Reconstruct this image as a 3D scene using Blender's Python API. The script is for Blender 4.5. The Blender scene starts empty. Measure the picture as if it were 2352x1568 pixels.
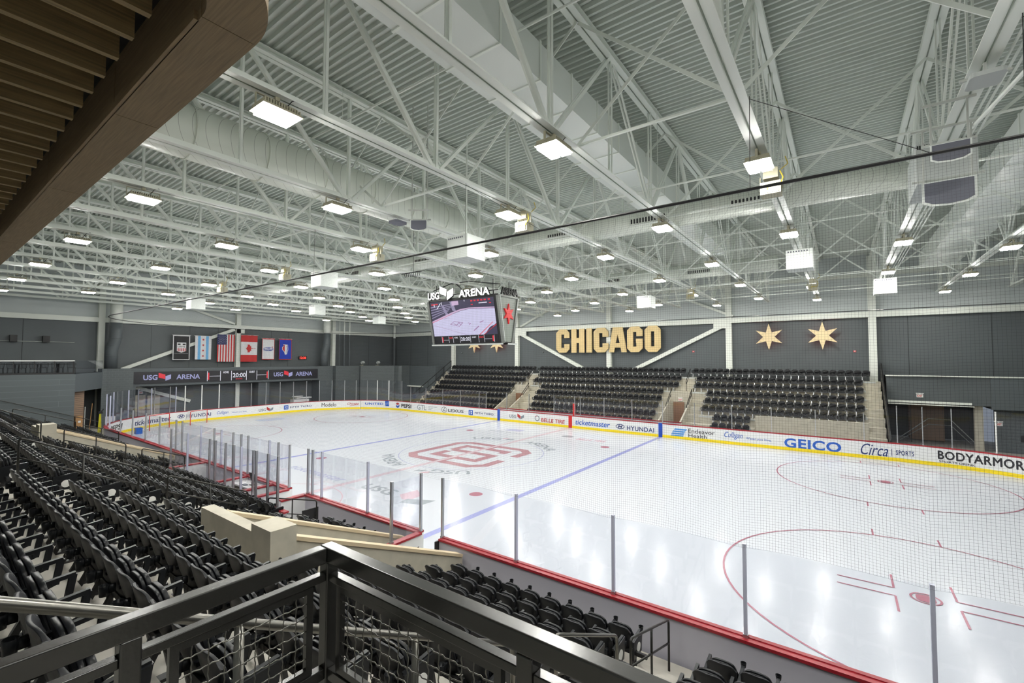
import bpy, math, random
from mathutils import Vector, Matrix
random.seed(7)
C = bpy.context.scene.collection
PI = math.pi
# ------------------------------------------------------------------ camera
CAM = Vector((19.315, -22.098, 5.948)); YAW, PITCH, ROLL, FPX = .6314, .0393, .002, 1039.83
cam_d = bpy.data.cameras.new('camera'); cam = bpy.data.objects.new('camera', cam_d); C.objects.link(cam)
cam_d.sensor_fit = 'HORIZONTAL'; cam_d.sensor_width = 36; cam_d.lens = 36 * FPX / 2352
cam_d.clip_start = .05; cam_d.clip_end = 300
fw = Vector((-math.sin(YAW) * math.cos(PITCH), math.cos(YAW) * math.cos(PITCH), math.sin(PITCH)))
rt0 = Vector((math.cos(YAW), math.sin(YAW), 0)); up0 = rt0.cross(fw)
rt = rt0 * math.cos(ROLL) + up0 * math.sin(ROLL); up = rt.cross(fw)
cam.matrix_world = Matrix(((rt.x, up.x, -fw.x, CAM.x), (rt.y, up.y, -fw.y, CAM.y), (rt.z, up.z, -fw.z, CAM.z), (0, 0, 0, 1)))
bpy.context.scene.camera = cam
def px(P):
    d = Vector(P) - CAM; z = d.dot(fw)
    if z < .2: return None
    return 1176 + FPX * d.dot(rt) / z, 784 - FPX * d.dot(up) / z, z
# ------------------------------------------------------------------ world, exposure, sampling quality
sc = bpy.context.scene
w = bpy.data.worlds.new('world'); sc.world = w; w.use_nodes = True
w.node_tree.nodes['Background'].inputs[0].default_value = (.75, .85, 1, 1)
w.node_tree.nodes['Background'].inputs[1].default_value = .25
sc.view_settings.view_transform = 'Standard'; sc.view_settings.look = 'None'
sc.view_settings.exposure = 0.0; sc.view_settings.gamma = 1; sc.view_settings.use_curve_mapping = False
cy = sc.cycles
cy.max_bounces = 8; cy.diffuse_bounces = 6; cy.glossy_bounces = 2; cy.transmission_bounces = 2; cy.transparent_max_bounces = 24
cy.caustics_reflective = False; cy.caustics_refractive = False; cy.sample_clamp_indirect = 4; cy.sample_clamp_direct = 0
cy.use_adaptive_sampling = True; cy.adaptive_threshold = .02; cy.use_denoising = True; cy.use_light_tree = True
LAMP = 178.0          # radiance of the lamp lenses
# ------------------------------------------------------------------ materials
def mat(name, col, rough=.6, metal=0, spec=.5, emit=None, est=0, noise=None, bump=0, nscale=8, alpha=None, stretch=None):
    m = bpy.data.materials.new(name); m.use_nodes = True; nt = m.node_tree; b = nt.nodes['Principled BSDF']
    b.inputs['Base Color'].default_value = (*col, 1); b.inputs['Roughness'].default_value = rough
    b.inputs['Metallic'].default_value = metal; b.inputs['Specular IOR Level'].default_value = spec
    if emit: b.inputs['Emission Color'].default_value = (*emit, 1); b.inputs['Emission Strength'].default_value = est
    if noise is not None or bump:
        tc = nt.nodes.new('ShaderNodeTexCoord'); mp = nt.nodes.new('ShaderNodeMapping'); n = nt.nodes.new('ShaderNodeTexNoise')
        nt.links.new(tc.outputs['Object'], mp.inputs[0]); nt.links.new(mp.outputs[0], n.inputs['Vector'])
        if stretch: mp.inputs['Scale'].default_value = stretch
        n.inputs['Scale'].default_value = nscale; n.inputs['Detail'].default_value = 5
        if noise is not None:
            r = nt.nodes.new('ShaderNodeValToRGB'); e = r.color_ramp.elements
            e[0].position = .3; e[1].position = .7
            e[0].color = (*[c * (1 - noise) for c in col], 1); e[1].color = (*[min(1, c * (1 + noise)) for c in col], 1)
            nt.links.new(n.outputs['Fac'], r.inputs[0]); nt.links.new(r.outputs[0], b.inputs['Base Color'])
        if bump:
            bp = nt.nodes.new('ShaderNodeBump'); bp.inputs['Strength'].default_value = bump; bp.inputs['Distance'].default_value = .02
            nt.links.new(n.outputs['Fac'], bp.inputs['Height']); nt.links.new(bp.outputs[0], b.inputs['Normal'])
    return m
def brickmat(name, col, mortar, sx=.4, sy=.2, rough=.7, vert='xz', thick=.012):
    m = mat(name, col, rough); nt = m.node_tree; b = nt.nodes['Principled BSDF']
    g = nt.nodes.new('ShaderNodeNewGeometry'); s = nt.nodes.new('ShaderNodeSeparateXYZ'); a = nt.nodes.new('ShaderNodeMath'); a.operation = 'ADD'
    cb = nt.nodes.new('ShaderNodeCombineXYZ'); k = nt.nodes.new('ShaderNodeTexBrick')
    nt.links.new(g.outputs['Position'], s.inputs[0]); nt.links.new(s.outputs[0], a.inputs[0]); nt.links.new(s.outputs[1], a.inputs[1])
    nt.links.new(a.outputs[0], cb.inputs[0]); nt.links.new(s.outputs[2], cb.inputs[1]); nt.links.new(cb.outputs[0], k.inputs[0])
    k.inputs['Color1'].default_value = (*col, 1); k.inputs['Color2'].default_value = (*[c * .93 for c in col], 1)
    k.inputs['Mortar'].default_value = (*mortar, 1); k.inputs['Scale'].default_value = 1
    k.inputs['Brick Width'].default_value = sx; k.inputs['Row Height'].default_value = sy; k.inputs['Mortar Size'].default_value = thick
    nt.links.new(k.outputs[0], b.inputs['Base Color']); return m
def ribmat(name, col, pitch, rough=.5, strength=.6, axis='h'):
    m = mat(name, col, rough); nt = m.node_tree; b = nt.nodes['Principled BSDF']
    g = nt.nodes.new('ShaderNodeNewGeometry'); s = nt.nodes.new('ShaderNodeSeparateXYZ'); a = nt.nodes.new('ShaderNodeMath'); a.operation = 'ADD'
    nt.links.new(g.outputs['Position'], s.inputs[0]); nt.links.new(s.outputs[0], a.inputs[0]); nt.links.new(s.outputs[1], a.inputs[1])
    f = nt.nodes.new('ShaderNodeMath'); f.operation = 'PINGPONG'; f.inputs[1].default_value = pitch
    nt.links.new((a.outputs[0] if axis == 'h' else s.outputs[2]), f.inputs[0])
    if name.startswith('duct'):
        lt = nt.nodes.new('ShaderNodeMath'); lt.operation = 'LESS_THAN'; lt.inputs[1].default_value = .006; nt.links.new(f.outputs[0], lt.inputs[0])
        mc = nt.nodes.new('ShaderNodeMixRGB'); mc.inputs[1].default_value = (*col, 1); mc.inputs[2].default_value = (*[c * .55 for c in col], 1)
        nt.links.new(lt.outputs[0], mc.inputs[0]); nt.links.new(mc.outputs[0], b.inputs['Base Color'])
    bp = nt.nodes.new('ShaderNodeBump'); bp.inputs['Strength'].default_value = strength; bp.inputs['Distance'].default_value = .1
    nt.links.new(f.outputs[0], bp.inputs['Height']); nt.links.new(bp.outputs[0], b.inputs['Normal']); return m
M = {}
M['steel'] = mat('white_steel', (.84, .88, .83), .45)
M['steel_grey'] = mat('grey_painted_steel', (.48, .50, .47), .5)
M['deck'] = mat('deck_white', (.62, .66, .62), .5)
M['duct'] = ribmat('duct_white', (.74, .78, .71), .15, .4, .12)
M['wall_low'] = mat('slate_panel', (.085, .098, .104), .55, noise=.08, nscale=.4)
M['wall_up'] = mat('pale_grey_panel', (.52, .56, .56), .6, noise=.05, nscale=.4)
M['beam'] = mat('white_beam', (.76, .79, .73), .5)
M['block'] = brickmat('grey_block', (.088, .105, .112), (.13, .15, .16), 12, .4, .6, thick=.01)
M['block2'] = brickmat('grey_block_small', (.085, .10, .105), (.11, .125, .13), .4, .2, .6)
M['slate_plain'] = mat('slate_plain', (.085, .10, .108), .55)
M['slate_dark'] = mat('slate_dark', (.02, .022, .025), .7)
M['conc'] = mat('concrete', (.43, .41, .365), .75, noise=.14, nscale=2.5, bump=.1)
M['conc_wall'] = mat('cast_concrete', (.46, .43, .35), .7, noise=.10, nscale=3)
M['cap_wood'] = mat('beige_cap', (.60, .49, .33), .5, noise=.06, nscale=4)
M['seat'] = mat('seat_plastic', (.010, .011, .013), .30, spec=.22)
M['seat_rim'] = mat('seat_shell_plastic', (.012, .013, .016), .42, spec=.30)
M['seat_metal'] = mat('seat_bracket', (.03, .03, .032), .4, metal=.3)
M['disc'] = mat('row_disc_white', (.75, .75, .72), .5)
M['board'] = mat('board_white', (.78, .79, .80), .3)
M['board_out'] = mat('board_back_grey', (.50, .49, .56), .45)
M['yellow'] = mat('kick_yellow', (.83, .63, .01), .4)
M['red'] = mat('cap_red', (.31, .016, .026), .35)
M['blue'] = mat('line_blue', (.01, .06, .38), .4)
M['redp'] = mat('pillar_red', (.55, .02, .02), .4)
M['alu'] = mat('aluminium', (.55, .56, .58), .3, metal=.9)
M['postblue'] = mat('clear_post', (.58, .60, .74), .25, metal=.1)
M['rail'] = mat('dark_rail', (.035, .035, .033), .32, metal=.7)
M['railfg'] = mat('foreground_rail', (.022, .0215, .020), .24, metal=0, spec=.75, bump=.02, nscale=60)
M['tube'] = mat('handrail_tube', (.16, .155, .14), .28, metal=.85)
M['wood'] = mat('oak_laminate', (.24, .17, .095), .5, noise=.22, nscale=6, stretch=(.5, 14, 14))
M['slat'] = mat('oak_slat', (.24, .17, .08), .5, noise=.3, nscale=5, stretch=(14, .4, 14))
M['black'] = mat('black', (.006, .006, .007), .5)
M['blackm'] = mat('black_metal', (.015, .015, .016), .4, metal=.4)
M['white'] = mat('white_paint', (.8, .8, .78), .5)
M['cream'] = mat('cream_housing', (.42, .40, .29), .4)
M['yel2'] = mat('yellow_cable', (.55, .42, .04), .5)
M['navy'] = mat('ad_navy', (.012, .03, .14), .4)
M['adblue'] = mat('ad_blue', (.02, .10, .45), .4)
M['adlight'] = mat('ad_light_blue', (.05, .25, .62), .4)
M['adgrey'] = mat('ad_grey', (.20, .23, .27), .4)
M['adblack'] = mat('ad_black', (.015, .015, .02), .4)
M['adred'] = mat('ad_red', (.42, .03, .03), .4)
M['gold'] = mat('gold_letters', (.66, .50, .24), .45, noise=.06, nscale=2)
M['star'] = mat('gold_star', (.78, .62, .36), .45)
M['brown'] = mat('brown_door', (.23, .12, .07), .5)
M['tan'] = mat('tan_wall', (.33, .22, .15), .6)
M['lens'] = mat('lamp_lens', (1, 1, 1), .4, emit=(1, .985, .93), est=LAMP)
M['redglow'] = mat('red_light_tube', (.5, .02, .01), .4, emit=(1, .05, .02), est=3.0)
def scr(n, c, s=1.0): M[n] = mat('screen_' + n, (0, 0, 0), .4, emit=c, est=s)
scr('s_black', (.008, .008, .012), 1); scr('s_white', (.85, .85, .95), 1); scr('s_lav', (.35, .36, .62), 1); scr('s_red', (.75, .03, .05), 1)
scr('s_ice', (.62, .60, .82), 1); scr('s_dark', (.05, .045, .09), 1); scr('s_mid', (.30, .27, .42), 1); scr('s_mark', (.38, .22, .42), 1); scr('s_pink', (.62, .45, .66), 1)
M['frame_grey'] = mat('board_frame_grey', (.20, .21, .20), .4, metal=.4)
M['panel_green'] = mat('scoreboard_side_panel', (.20, .225, .20), .4)
M['light_frame'] = mat('light_frame', (.50, .53, .52), .4)
M['starred'] = mat('star_red', (.60, .015, .02), .4)
M['net_w'] = mat('goal_net', (.6, .6, .6), .7)
M['thread'] = mat('net_thread', (.02, .02, .022), .8)
M['grille'] = mat('speaker_grille', (.12, .125, .16), .6)
M['flag_w'] = mat('flag_white', (.72, .72, .74), .8); M['flag_k'] = mat('flag_black', (.02, .02, .022), .8)
M['flag_b'] = mat('flag_sky', (.16, .42, .72), .8); M['flag_r'] = mat('flag_red', (.50, .03, .03), .8)
M['flag_n'] = mat('flag_navy', (.012, .02, .10), .8); M['flag_bl'] = mat('flag_royal', (.01, .04, .40), .8)
M['bluebox'] = mat('blue_plastic', (.01, .10, .45), .4); M['yelplas'] = mat('yellow_plastic', (.75, .70, .03), .4)
M['woodh'] = mat('wood_handle', (.40, .22, .09), .5)
# glass: mostly clear, a little mirror
g = bpy.data.materials.new('clear_glass'); g.use_nodes = True; nt = g.node_tree; nt.nodes.clear()
o = nt.nodes.new('ShaderNodeOutputMaterial'); mx = nt.nodes.new('ShaderNodeMixShader'); tr = nt.nodes.new('ShaderNodeBsdfTransparent')
gl = nt.nodes.new('ShaderNodeBsdfGlossy'); lw = nt.nodes.new('ShaderNodeLayerWeight'); mp = nt.nodes.new('ShaderNodeMapRange')
tr.inputs[0].default_value = (.95, .955, .97, 1); gl.inputs[0].default_value = (.9, .9, 1, 1); gl.inputs['Roughness'].default_value = .03
lw.inputs[0].default_value = .35; mp.inputs['To Min'].default_value = .01; mp.inputs['To Max'].default_value = .20
nt.links.new(lw.outputs['Facing'], mp.inputs['Value']); nt.links.new(mp.outputs[0], mx.inputs[0])
nt.links.new(tr.outputs[0], mx.inputs[1]); nt.links.new(gl.outputs[0], mx.inputs[2]); nt.links.new(mx.outputs[0], o.inputs[0]); M['glass'] = g
# ice
ice = mat('ice', (.53, .555, .605), .13, spec=.17); nt = ice.node_tree; b = nt.nodes['Principled BSDF']; b.inputs['IOR'].default_value = 1.31
tc = nt.nodes.new('ShaderNodeTexCoord'); n1 = nt.nodes.new('ShaderNodeTexNoise'); n1.inputs['Scale'].default_value = 1.6; n1.inputs['Detail'].default_value = 8
n2 = nt.nodes.new('ShaderNodeTexNoise'); n2.inputs['Scale'].default_value = 9; n2.inputs['Detail'].default_value = 6
nt.links.new(tc.outputs['Object'], n1.inputs['Vector']); nt.links.new(tc.outputs['Object'], n2.inputs['Vector'])
r1 = nt.nodes.new('ShaderNodeMapRange'); r1.inputs['To Min'].default_value = .10; r1.inputs['To Max'].default_value = .20
nt.links.new(n1.outputs['Fac'], r1.inputs['Value']); nt.links.new(r1.outputs[0], b.inputs['Roughness'])
bp = nt.nodes.new('ShaderNodeBump'); bp.inputs['Strength'].default_value = .12; bp.inputs['Distance'].default_value = .02
nt.links.new(n2.outputs['Fac'], bp.inputs['Height']); nt.links.new(bp.outputs[0], b.inputs['Normal']); M['ice'] = ice
def icem(n, c): M[n] = mat('ice_' + n, c, .25, spec=.3, noise=.12, nscale=14)
icem('i_blue', (.27, .29, .55)); icem('i_red', (.5, .25, .3)); icem('i_maroon', (.36, .19, .22)); icem('i_grey', (.27, .30, .33)); icem('i_pink', (.54, .36, .40)); icem('i_pale', (.40, .46, .62)); icem('i_lite', (.38, .40, .56)); icem('i_dkred', (.36, .13, .18))
# ------------------------------------------------------------------ mesh helpers
class MB:
    def __init__(s): s.v = []; s.f = []; s.m = []
    def add(s, vs, fs, m=0):
        b = len(s.v); s.v += [tuple(v) for v in vs]; s.f += [tuple(b + i for i in f) for f in fs]; s.m += [m] * len(fs); return s
    def box(s, x0, x1, y0, y1, z0, z1, m=0):
        return s.add([(x, y, z) for z in (z0, z1) for y in (y0, y1) for x in (x0, x1)],
                     [(0, 2, 3, 1), (4, 5, 7, 6), (0, 1, 5, 4), (2, 6, 7, 3), (0, 4, 6, 2), (1, 3, 7, 5)], m)
    def bar(s, a, b, w, h, m=0, side=None):
        a = Vector(a); b = Vector(b); d = (b - a).normalized()
        sd = Vector(side) if side else (d.cross(Vector((0, 0, 1))) if abs(d.z) < .999 else Vector((1, 0, 0)))
        sd = sd.normalized(); u = sd.cross(d).normalized(); v = []
        for p in (a, b):
            for i, j in ((-1, -1), (1, -1), (1, 1), (-1, 1)): v.append(p + sd * i * w / 2 + u * j * h / 2)
        return s.add(v, [(0, 3, 2, 1), (4, 5, 6, 7), (0, 1, 5, 4), (1, 2, 6, 5), (2, 3, 7, 6), (3, 0, 4, 7)], m)
    def tube(s, pts, r, n=8, m=0, closed=False):
        P = [Vector(p) for p in pts]; N = len(P); v = []; pu = None
        for i, p in enumerate(P):
            if closed: d = P[(i + 1) % N] - P[i - 1]
            else: d = P[min(i + 1, N - 1)] - P[max(i - 1, 0)]
            d.normalize()
            u = (pu - d * pu.dot(d)) if pu is not None else (Vector((0, 0, 1)).cross(d) if abs(d.z) < .9 else Vector((1, 0, 0)).cross(d))
            u.normalize(); pu = u; q = d.cross(u)
            for k in range(n):
                t = 2 * PI * k / n; v.append(p + u * r * math.cos(t) + q * r * math.sin(t))
        f = []
        for i in range(N if closed else N - 1):
            j = (i + 1) % N
            for k in range(n): f.append((i * n + k, i * n + (k + 1) % n, j * n + (k + 1) % n, j * n + k))
        if not closed: f.append(tuple(range(n))[::-1]); f.append(tuple((N - 1) * n + k for k in range(n)))
        return s.add(v, f, m)
    def prism(s, poly, mapf, d0, d1, m=0):
        n = len(poly); v = [mapf(a, b, d0) for a, b in poly] + [mapf(a, b, d1) for a, b in poly]
        ar = sum(poly[i][0] * poly[(i + 1) % n][1] - poly[(i + 1) % n][0] * poly[i][1] for i in range(n))
        f = [tuple(range(n))[::-1], tuple(range(n, 2 * n))] + [(i, (i + 1) % n, n + (i + 1) % n, n + i) for i in range(n)]
        return s.add(v, f, m)
    def lathe(s, prof, c=(0, 0, 0), n=16, m=0):
        v = []; k = len(prof)
        for i in range(n):
            t = 2 * PI * i / n
            for r, z in prof: v.append((c[0] + r * math.cos(t), c[1] + r * math.sin(t), c[2] + z))
        f = [(i * k + j, ((i + 1) % n) * k + j, ((i + 1) % n) * k + j + 1, i * k + j + 1) for i in range(n) for j in range(k - 1)]
        return s.add(v, f, m)
    def merge(s, o, fn=None, m=0):
        return s.add([fn(*v) if fn else v for v in o.v], o.f, m)
    def build(s, name, mats, parent=None, smooth=False, recalc=False):
        me = bpy.data.meshes.new(name); me.from_pydata([tuple(v) for v in s.v], [], s.f)
        for mm in (mats if isinstance(mats, (list, tuple)) else [mats]): me.materials.append(M[mm] if isinstance(mm, str) else mm)
        me.polygons.foreach_set('material_index', s.m)
        if smooth: me.polygons.foreach_set('use_smooth', [(smooth is True or len(f) == 4) for f in s.f])
        me.update(); ob = bpy.data.objects.new(name, me); C.objects.link(ob)
        if parent: ob.parent = parent
        return ob
def tag(o, label, cat, group=None):
    o['label'] = label; o['category'] = cat
    if group: o['group'] = group
    return o
def thing(name, label, cat, loc=(0, 0, 0), rz=0, group=None):
    o = bpy.data.objects.new(name, None); C.objects.link(o); o.location = loc; o.rotation_euler = (0, 0, rz); o.empty_display_size = .2
    return tag(o, label, cat, group)
def struct(name, mb, mats, **k):
    o = mb.build(name, mats, **k); o['kind'] = 'structure'; return o
def dup(root, loc=None, rz=None, label=None, group=None):
    r = root.copy(); C.objects.link(r)
    if loc is not None: r.location = loc
    if rz is not None: r.rotation_euler = (0, 0, rz)
    if label: r['label'] = label
    if group: r['group'] = group
    for ch in list(root.children):
        c = ch.copy(); C.objects.link(c); c.parent = r
        for g2 in list(ch.children):
            d = g2.copy(); C.objects.link(d); d.parent = c
    return r
_tc = {}
def text(body, w, h, bold=0, shear=0, depth=.004, space=1.0):
    """letters fitted into the box 0..w, 0..h; depth along +d"""
    key = (body, bold, shear, space)
    if key not in _tc:
        cu = bpy.data.curves.new('lettering', 'FONT'); cu.body = body; cu.offset = 0 if 'M' in body else bold; cu.shear = shear; cu.space_character = space
        cu.resolution_u = 3; cu.extrude = .5
        ob = bpy.data.objects.new('lettering', cu); C.objects.link(ob)
        dg = bpy.context.evaluated_depsgraph_get(); me = bpy.data.meshes.new_from_object(ob.evaluated_get(dg))
        vs = [tuple(v.co) for v in me.vertices]; fs = [tuple(p.vertices) for p in me.polygons]
        bpy.data.objects.remove(ob); bpy.data.curves.remove(cu); bpy.data.meshes.remove(me)
        if 'M' in body and bold:            # heavier strokes for capital M words: shifted layers instead of the outline offset
            v0, f0, n0 = vs, fs, len(vs); vs, fs = [], []
            for i, (dx, dy) in enumerate(((0, 0), (bold, 0), (-bold, 0), (0, bold), (0, -bold))):
                vs += [(v[0] + dx, v[1] + dy, v[2] + (.04 * i if v[2] > 0 else 0)) for v in v0]; fs += [tuple(k + i * n0 for k in f) for f in f0]
        _tc[key] = (vs, fs)
    vs, fs = _tc[key]
    x0 = min(v[0] for v in vs); x1 = max(v[0] for v in vs); y0 = min(v[1] for v in vs); y1 = max(v[1] for v in vs)
    return [((v[0] - x0) / (x1 - x0) * w, (v[1] - y0) / (y1 - y0) * h, (v[2] + .5) * depth) for v in vs], fs
def put_text(mb, body, w, h, mapf, m=0, **k):
    vs, fs = text(body, w, h, **k); mb.add([mapf(*v) for v in vs], fs, m); return mb
def strokes(path, wd):
    """a thick polyline as quads with mitred corners"""
    P = [Vector((a, b)) for a, b in path]; L = []; R = []
    for i, p in enumerate(P):
        d1 = (P[i] - P[i - 1]).normalized() if i else (P[1] - P[0]).normalized()
        d2 = (P[i + 1] - P[i]).normalized() if i < len(P) - 1 else d1
        n1 = Vector((-d1.y, d1.x)); n2 = Vector((-d2.y, d2.x)); n = (n1 + n2)
        n = n.normalized(); k = wd / 2 / max(.4, n.dot(n1)); L.append(p + n * k); R.append(p - n * k)
    return [[L[i], R[i], R[i + 1], L[i + 1]] for i in range(len(P) - 1)]
ORD = ['zeroth', 'first', 'second', 'third', 'fourth', 'fifth', 'sixth', 'seventh', 'eighth', 'ninth', 'tenth', 'eleventh', 'twelfth', 'thirteenth', 'fourteenth', 'fifteenth', 'sixteenth', 'seventeenth', 'eighteenth', 'nineteenth', 'twentieth', 'twenty-first', 'twenty-second', 'twenty-third', 'twenty-fourth', 'twenty-fifth', 'twenty-sixth', 'twenty-seventh', 'twenty-eighth', 'twenty-ninth', 'thirtieth', 'thirty-first', 'thirty-second']
def rrect(w, h, r, n=5):
    P = []
    for cx, cy, a in ((w - r, h - r, 0), (r, h - r, 90), (r, r, 180), (w - r, r, 270)):
        for i in range(n + 1):
            t = math.radians(a + 90 * i / n); P.append((cx + r * math.cos(t), cy + r * math.sin(t)))
    return P
# ================================================================== SHELL
HX, HY, R = 30.48, 12.95, 8.5
def Pp(s):
    """rink boundary: s=0 at the far end of the red line, + to the left, returns point and outward normal"""
    g = 1 if s >= 0 else -1; s = abs(s)
    if s <= HX - R: return Vector((-s * g, HY)), Vector((0, 1))
    a = s - (HX - R)
    if a <= R * PI / 2:
        t = a / R; return Vector((g * (-(HX - R) - R * math.sin(t)), HY - R + R * math.cos(t))), Vector((-g * math.sin(t), math.cos(t)))
    b = a - R * PI / 2; L = 2 * (HY - R)
    if b <= L: return Vector((-HX * g, HY - R - b)), Vector((-g, 0))
    c = b - L
    if c <= R * PI / 2:
        t = c / R; return Vector((g * (-(HX - R) - R * math.cos(t)), -(HY - R) - R * math.sin(t))), Vector((-g * math.cos(t), -math.sin(t)))
    e = c - R * PI / 2; return Vector((g * (-(HX - R) + e), -HY)), Vector((0, -1))
S_END = (HX - R) + R * PI / 2; S_NEAR = S_END + 2 * (HY - R) + R * PI / 2        # near side starts at x=-21.98
# ice sheet
m = MB(); N = 160; ring = []; N = 320
tot = 2 * (S_NEAR + (HX - R))
for i in range(N):
    s = -tot / 2 + tot * i / N; p, n_ = Pp(s) if abs(s) < tot / 2 - 1e-6 else (Vector((0, -HY)), Vector((0, -1))); p = p + n_ * .06
    ring.append((p.x, p.y))
m.add([(x, y, 0) for x, y in ring], [tuple(range(N))[::-1]]); icef = struct('floor', m, 'ice')
icef['label'] = 'white skating ice of the rink'
if icef.data.polygons[0].normal.z < 0: icef.data.flip_normals()
m = MB(); m.box(-36, 34, -28, 26, -.30, -.06); struct('floor', m, 'conc')
m = MB(); m.box(-34.7, -31, -24, 22, -.06, .0); m.box(-31, -22, 12, 22, -.06, -.01); m.box(20, 33, 14.4, 22, -.06, .0); struct('floor', m, 'conc')
# far wall y=22: dark below, pale above
m = MB(); m.box(-35.2, 21.75, 22.0, 22.3, 0, 9.2); m.box(21.75, 33, 22.0, 22.3, 2.95, 9.2); struct('wall_far', m, 'wall_low')
m = MB(); m.box(-35.2, 33, 22.0, 22.3, 9.2, 14.4); struct('wall_far', m, 'wall_up')
m = MB(); m.box(-35.2, -34.7, -28, 22.3, 0, 9.2); struct('wall_left', m, 'wall_low')
m = MB(); m.box(-35.2, -34.7, -28, 22.3, 9.2, 14.4); struct('wall_left', m, 'wall_up')
m = MB(); m.box(-35.2, 34, -27.8, -27.5, 0, 14.4); struct('wall_near', m, 'wall_up')
m = MB(); m.box(33, 33.3, -28, 26, 0, 9.2); struct('wall_right', m, 'wall_low')
m = MB(); m.box(33, 33.3, -28, 26, 9.2, 14.4); struct('wall_right', m, 'wall_up')
# wall beams and columns (white frame)
m = MB(); m.box(-34.7, 33, 21.55, 22, 9.2, 9.62); m.box(-34.7, 33, 21.7, 22, 12.35, 12.6); struct('trim_1', m, 'beam')
m = MB(); m.box(-34.7, -34.3, -27.5, 22, 9.2, 9.62); m.box(-34.7, -34.5, -27.5, 22, 12.35, 12.6); struct('trim_2', m, 'beam')
nt_ = 3
for x in (-22.4, -12.0, -.28, 11.15, 21.15):
    m = MB(); m.box(x - .24, x + .24, 21.62, 21.68, 0, 13.9); m.box(x - .24, x + .24, 21.94, 22.0, 0, 13.9); m.box(x - .03, x + .03, 21.68, 21.94, 0, 13.9)
    struct('trim_%d' % nt_, m, 'beam'); nt_ += 1
for y in (-23, -11.1, .3, 11.85):
    m = MB(); m.box(-34.34, -34.28, y - .22, y + .22, 0, 13.9); m.box(-34.7, -34.64, y - .22, y + .22, 0, 13.9); m.box(-34.64, -34.34, y - .03, y + .03, 0, 13.9)
    struct('trim_%d' % nt_, m, 'beam'); nt_ += 1
# diagonal wall braces
def brace(a, b, w=.34, d=.3, side=None):
    global nt_
    m = MB(); m.bar(a, b, d, w, side=side); struct('trim_%d' % nt_, m, 'beam'); nt_ += 1
brace((-11.6, 21.8, 9.0), (-3.1, 21.8, 4.9)); brace((2.3, 21.8, 4.9), (10.6, 21.8, 8.95))
brace((-11.5, 21.8, 9.8), (-7.5, 21.8, 11.6), .2); brace((11.5, 21.8, 9.8), (7.5, 21.8, 11.6), .2)
brace((-34.45, -9.6, 4.95), (-34.45, -.1, 9.15), .3); brace((-34.45, -8.7, 3.3), (-34.45, -4.1, 1.65), .3); brace((-34.45, -4.6, 11.2), (-34.45, -.1, 9.75), .22)
m = MB(); m.box(-34.4, -34.28, .05, .9, 8.75, 9.2); m.box(-12.0, -10.6, 21.6, 21.7, 8.75, 9.2); m.box(9.9, 11.2, 21.6, 21.7, 8.75, 9.2); struct('trim_%d' % nt_, m, 'beam'); nt_ += 1
# siding reveals on walls: thin vertical joints
m = MB()
for y in (-21, -15.9, -7.4, -4.2, -1.6, 4.0, 6.0, 14.5, 17.5): m.box(-34.71, -34.69, y, y + .03, 5, 9.2)
for x in (-31, -27.5, -18, 23.2, 27.5): m.box(x, x + .03, 21.99, 22.01, 0, 9.2)
struct('trim_%d' % nt_, m, 'slate_dark'); nt_ += 1
# roof deck: trapezoidal ribs running along x
m = MB(); y = -28.; zt = 14.20; zb = 14.10; prof = []
while y < 22.3:
    prof += [(y, zt), (y + .095, zt), (y + .115, zb), (y + .175, zb), (y + .195, zt)]; y += .212
v = []; 
for (yy, zz) in prof: v += [(-35.2, yy, zz), (33.3, yy, zz)]
m.add(v, [(2 * i, 2 * i + 1, 2 * i + 3, 2 * i + 2) for i in range(len(prof) - 1)]); struct('ceiling', m, 'deck')
m = MB(); m.box(-35.2, 33.3, -28, 22.3, 14.35, 14.5); struct('ceiling', m, 'slate_dark')
# ---------------------------------------------------------------- left end mezzanine and walls
bl = [(-32.9, -9.35), (-32.9, 9.0)]
def wallseg(mb, a, b, z0, z1, th=.25, m_=0):
    a = Vector(a); b = Vector(b); d = (b - a).normalized(); n = Vector((d.y, -d.x)) * th
    P = [a, b, b + n, a + n]
    mb.add([(p.x, p.y, z) for z in (z0, z1) for p in P], [(0, 3, 2, 1), (4, 5, 6, 7), (0, 1, 5, 4), (1, 2, 6, 5), (2, 3, 7, 6), (3, 0, 4, 7)], m_)
m = MB(); m.box(-34.6, -27.2, -27.4, -13.95, 0, 4.78); struct('wall_left', m, 'block')
m = MB(); wallseg(m, (-27.2, -13.95), (-31.8, -11.45), 3.42, 4.78, -.3); m.box(-34.6, -31.9, -11.45, -9.35, 3.42, 4.78)
m.add([(-27.2, -13.95, 4.7), (-31.8, -11.45, 4.7), (-34.6, -11.45, 4.7), (-34.6, -13.95, 4.7)], [(0, 1, 2, 3)]); struct('wall_left', m, 'slate_plain')
m = MB(); m.box(-33.1, -31.8, -11.5, -9.35, 0, 5.06); struct('wall_left', m, 'block2')
m = MB(); m.box(-34.6, -32.9, -9.35, 9.05, 3.38, 5.04); m.box(-34.6, -32.9, -9.4, -8.9, 0, 3.38); m.box(-34.6, -33.2, 2.0, 3.2, 0, 3.38); struct('wall_left', m, 'slate_plain')
m = MB(); m.box(-34.62, -34.5, -8.9, 9.0, 0, 3.4); struct('wall_left', m, 'wall_low')
m = MB(); m.box(-34.6, -32.9, 9.05, 10.9, 0, 5.05); m.box(-34.6, -32.3, 10.9, 19.4, 0, 5.05); m.box(-34.6, -29.3, 17.9, 22, 0, 5.05); wallseg(m, (-32.3, 14.5), (-29.3, 18.9), 0, 5.05, .3); struct('wall_left', m, 'block2')
m = MB(); m.box(-29.3, -24.2, 20.3, 22, 0, 5.02); struct('wall_far', m, 'slate_plain')
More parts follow.
